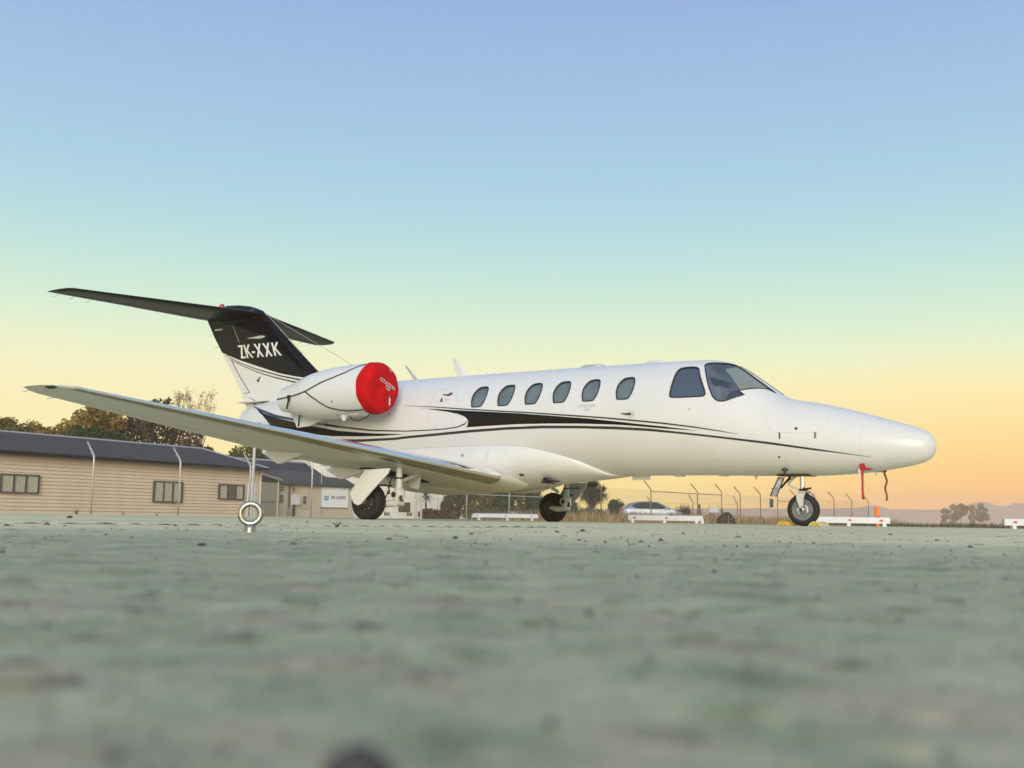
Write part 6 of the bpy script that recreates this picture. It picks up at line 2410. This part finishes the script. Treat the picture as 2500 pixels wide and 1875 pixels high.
# ---- earth heap, trough, small far things beyond the fence
hp = thing('earth_mound', 'dark grassy heap of earth beyond the fence left of the nose wheel', 'mound', (13.72, 70, -.08))
gg = []
for r_, z_ in ((1.0, 0), (.93, .16), (.8, .36), (.58, .54), (.3, .63), (.0, .65)):
    gg.append([(.62 * r_ * math.cos(a) * (1 + .16 * math.sin(3 * a + r_ * 5)) - .12 * z_, .6 * r_ * math.sin(a), z_ * (1 + .13 * math.sin(2 * a + 1.0) + .06 * math.sin(7 * a))) for a in np.linspace(0, 2 * math.pi, 28, endpoint=False)])
MB().rows(gg, True).build('soil', soil, hp, smooth=True, angle=180)
rs = []
rgm = random.Random(9)
for _ in range(260):
    a, r_ = rgm.uniform(0, 6.28), rgm.random() ** .6
    rs.append((.6 * r_ * math.cos(a), .6 * r_ * math.sin(a), .66 * (1 - r_) ** .8 - .02, rgm.uniform(.06, .2), .02, rgm.uniform(0, 6.28), rgm.uniform(.3, 1.2)))
grass_blades('grass_cover', rs, lf_weed, hp, kind='stuff', seed=10)
tr_ = thing('concrete_trough', 'pale concrete trough beyond the fence left of the nose wheel', 'trough', (17.75, 80, .05), R(6))
b = MB()
b.add([(-.48, -.25, 0), (.52, -.25, 0), (.50, .25, 0), (-.46, .25, 0), (-.48, -.25, .38), (.46, -.25, .45), (.44, .25, .45), (-.46, .25, .38)], [(0, 1, 5, 4), (1, 2, 6, 5), (2, 3, 7, 6), (3, 0, 4, 7), (4, 5, 6, 7)])
b.build('basin', concrete2, tr_)
MB().box((-.52, -.29, .36), (.50, .29, .40)).build('rim', concrete2, tr_)
wp_ = thing('white_post', 'thin white post in the field left of the trough', 'post', (17.2, 80.5, 0))
MB().tube([(0, 0, 0), (.02, 0, .75)], [.035, .02], 8).build('post', letter, wp_)
hut = thing('field_cabinet', 'small dark cabinet under a pale panel far beyond the fence', 'cabinet', (25.4, 139, 0))
MB().box((-.32, -.2, .2), (.33, .2, 1.2)).build('cabinet', pmat('cabinet_brown', (.16, .10, .08), .7), hut)
MB().box((-.4, -.03, 1.25), (.75, .03, 1.95)).build('panel', pmat('pale_panel', (.55, .55, .58), .6), hut)
for x in (-.36, .72):
    MB().tube([(x, .05, 0), (x, .05, 2.15)], .05, 6).build('leg', darkgrey, hut)
tree('sapling', 'small pointed young conifer right of the silver car', 'tree', 23.6, 138, [(0, 0, .9, .28, .28, .5), (0, 0, 1.5, .2, .2, .4), (0, 0, 2.0, .1, .1, .3)], 260, .09, lf_brown, 121, trunk=(.04, .5))
tree('sapling', 'thin young tree beside the far cabinet', 'tree', 26.6, 139, [(0, 0, 1.0, .2, .2, .7), (0, 0, 1.6, .15, .15, .4)], 160, .08, lf_brown, 122, trunk=(.04, .5))

# ---- dry grass: along the fence, and the rough verge at the right
rs = []
rgd = random.Random(12)
for _ in range(15000):
    t = rgd.uniform(22, 75)
    o_ = rgd.gauss(-.3, 1.1)
    k = vnoise(np.array([t * .5]), np.array([o_ * .8]), 31)[0]
    if rgd.random() > .25 + k:
        continue
    p = FP + FD * t + FN * o_
    rs.append((p[0], p[1], -.08, rgd.uniform(.25, .75) * (.5 + k), .026, rgd.uniform(0, 6.28), rgd.uniform(.1, .9)))
for _ in range(500):
    t = rgd.uniform(35, 75)
    p = FP + FD * t + FN * rgd.uniform(-1, 6)
    rs.append((p[0], p[1], -.08, rgd.uniform(.5, 1.3), .018, rgd.uniform(0, 6.28), rgd.uniform(.05, .3)))
grass_blades('dry_grass', rs, lf_straw, kind='stuff', seed=13)
rs = []
for _ in range(16000):
    x = rgd.uniform(9, 62)
    y = rgd.uniform(44, 84)
    if x / y < .26 or x / y > .52:
        continue
    k = vnoise(np.array([x * .35]), np.array([y * .35]), 33)[0]
    rs.append((x, y, -.06, rgd.uniform(.10, .30) * (.5 + k), .03, rgd.uniform(0, 6.28), rgd.uniform(.1, .9)))
grass_blades('verge_grass', rs, leaf_mat('verge_grass', (.03, .03, .014), (.22, .18, .09), .2), kind='stuff', seed=14)

# ---- far clump of trees at the right
FT = [(175.5, 7.2, 1.7), (178.6, 8.9, 1.9), (181.6, 9.3, 2.0), (184.4, 8.8, 2.4), (187.6, 8.8, 2.0), (190.8, 9.5, 2.0), (193.0, 7.4, 1.6)]
FL = ['grey-green pine at the left end of the far clump', 'tall pine second from the left in the far clump', 'broad tall tree left of the middle of the far clump', 'slim tree in the middle of the far clump', 'spreading tree right of the middle of the far clump', 'tallest leaning tree near the right end of the far clump', 'drooping tree at the right end of the far clump']
for i, ((x, h, w_), lab) in enumerate(zip(FT, FL)):
    rg = random.Random(300 + i)
    bl = [(rg.uniform(-.3, .3) * w_, 0, h * .86, w_ * .62, w_ * .6, h * .13, 1.0)]
    for k in range(9):
        bl.append((rg.uniform(-1.0, 1.0) * w_, rg.uniform(-.5, .5), h * rg.uniform(.30, .88), w_ * rg.uniform(.4, .7), w_ * .5, h * rg.uniform(.07, .14), .8))
    if i in (0, 1, 4):
        bl.append((-.3, 0, h * .2, w_ * .7, w_ * .5, h * .18, .8))
    tree('far_tree', lab, 'tree', x, 450 + rg.uniform(-4, 4), bl, 4200, .26, lf_far, 310 + i, trunk=(.13, h * .42), group='far clump of trees', depth=3, hollow=.2)
tree('far_tree', 'low scrub along the foot of the far clump', 'bush', 185.5, 452, [(0, 0, .5, 9, 1.5, .9), (6, 0, .5, 5, 1.5, .7), (-6, 0, .6, 4, 1.5, 1.0)], 1600, .2, lf_far, 320, group='far clump of trees', depth=1)

# ================================================================== HAZE
hz = MB().box((-1195, -295, -1.05), (1195, 1690, 40)).build('haze', None)
hm = bpy.data.materials.new('haze')
hm.use_nodes = True
ht = hm.node_tree
for n in list(ht.nodes):
    ht.nodes.remove(n)
ho = nd(ht, 'ShaderNodeOutputMaterial')
hv = nd(ht, 'ShaderNodeVolumePrincipled')
hv.inputs['Color'].default_value = (1.0, .81, .64, 1)
hv.inputs['Density'].default_value = .0008
hv.inputs['Anisotropy'].default_value = 0.0
ht.links.new(hv.outputs[0], ho.inputs['Volume'])
hz.data.materials.clear()
hz.data.materials.append(hm)
tag(hz, kind='stuff')
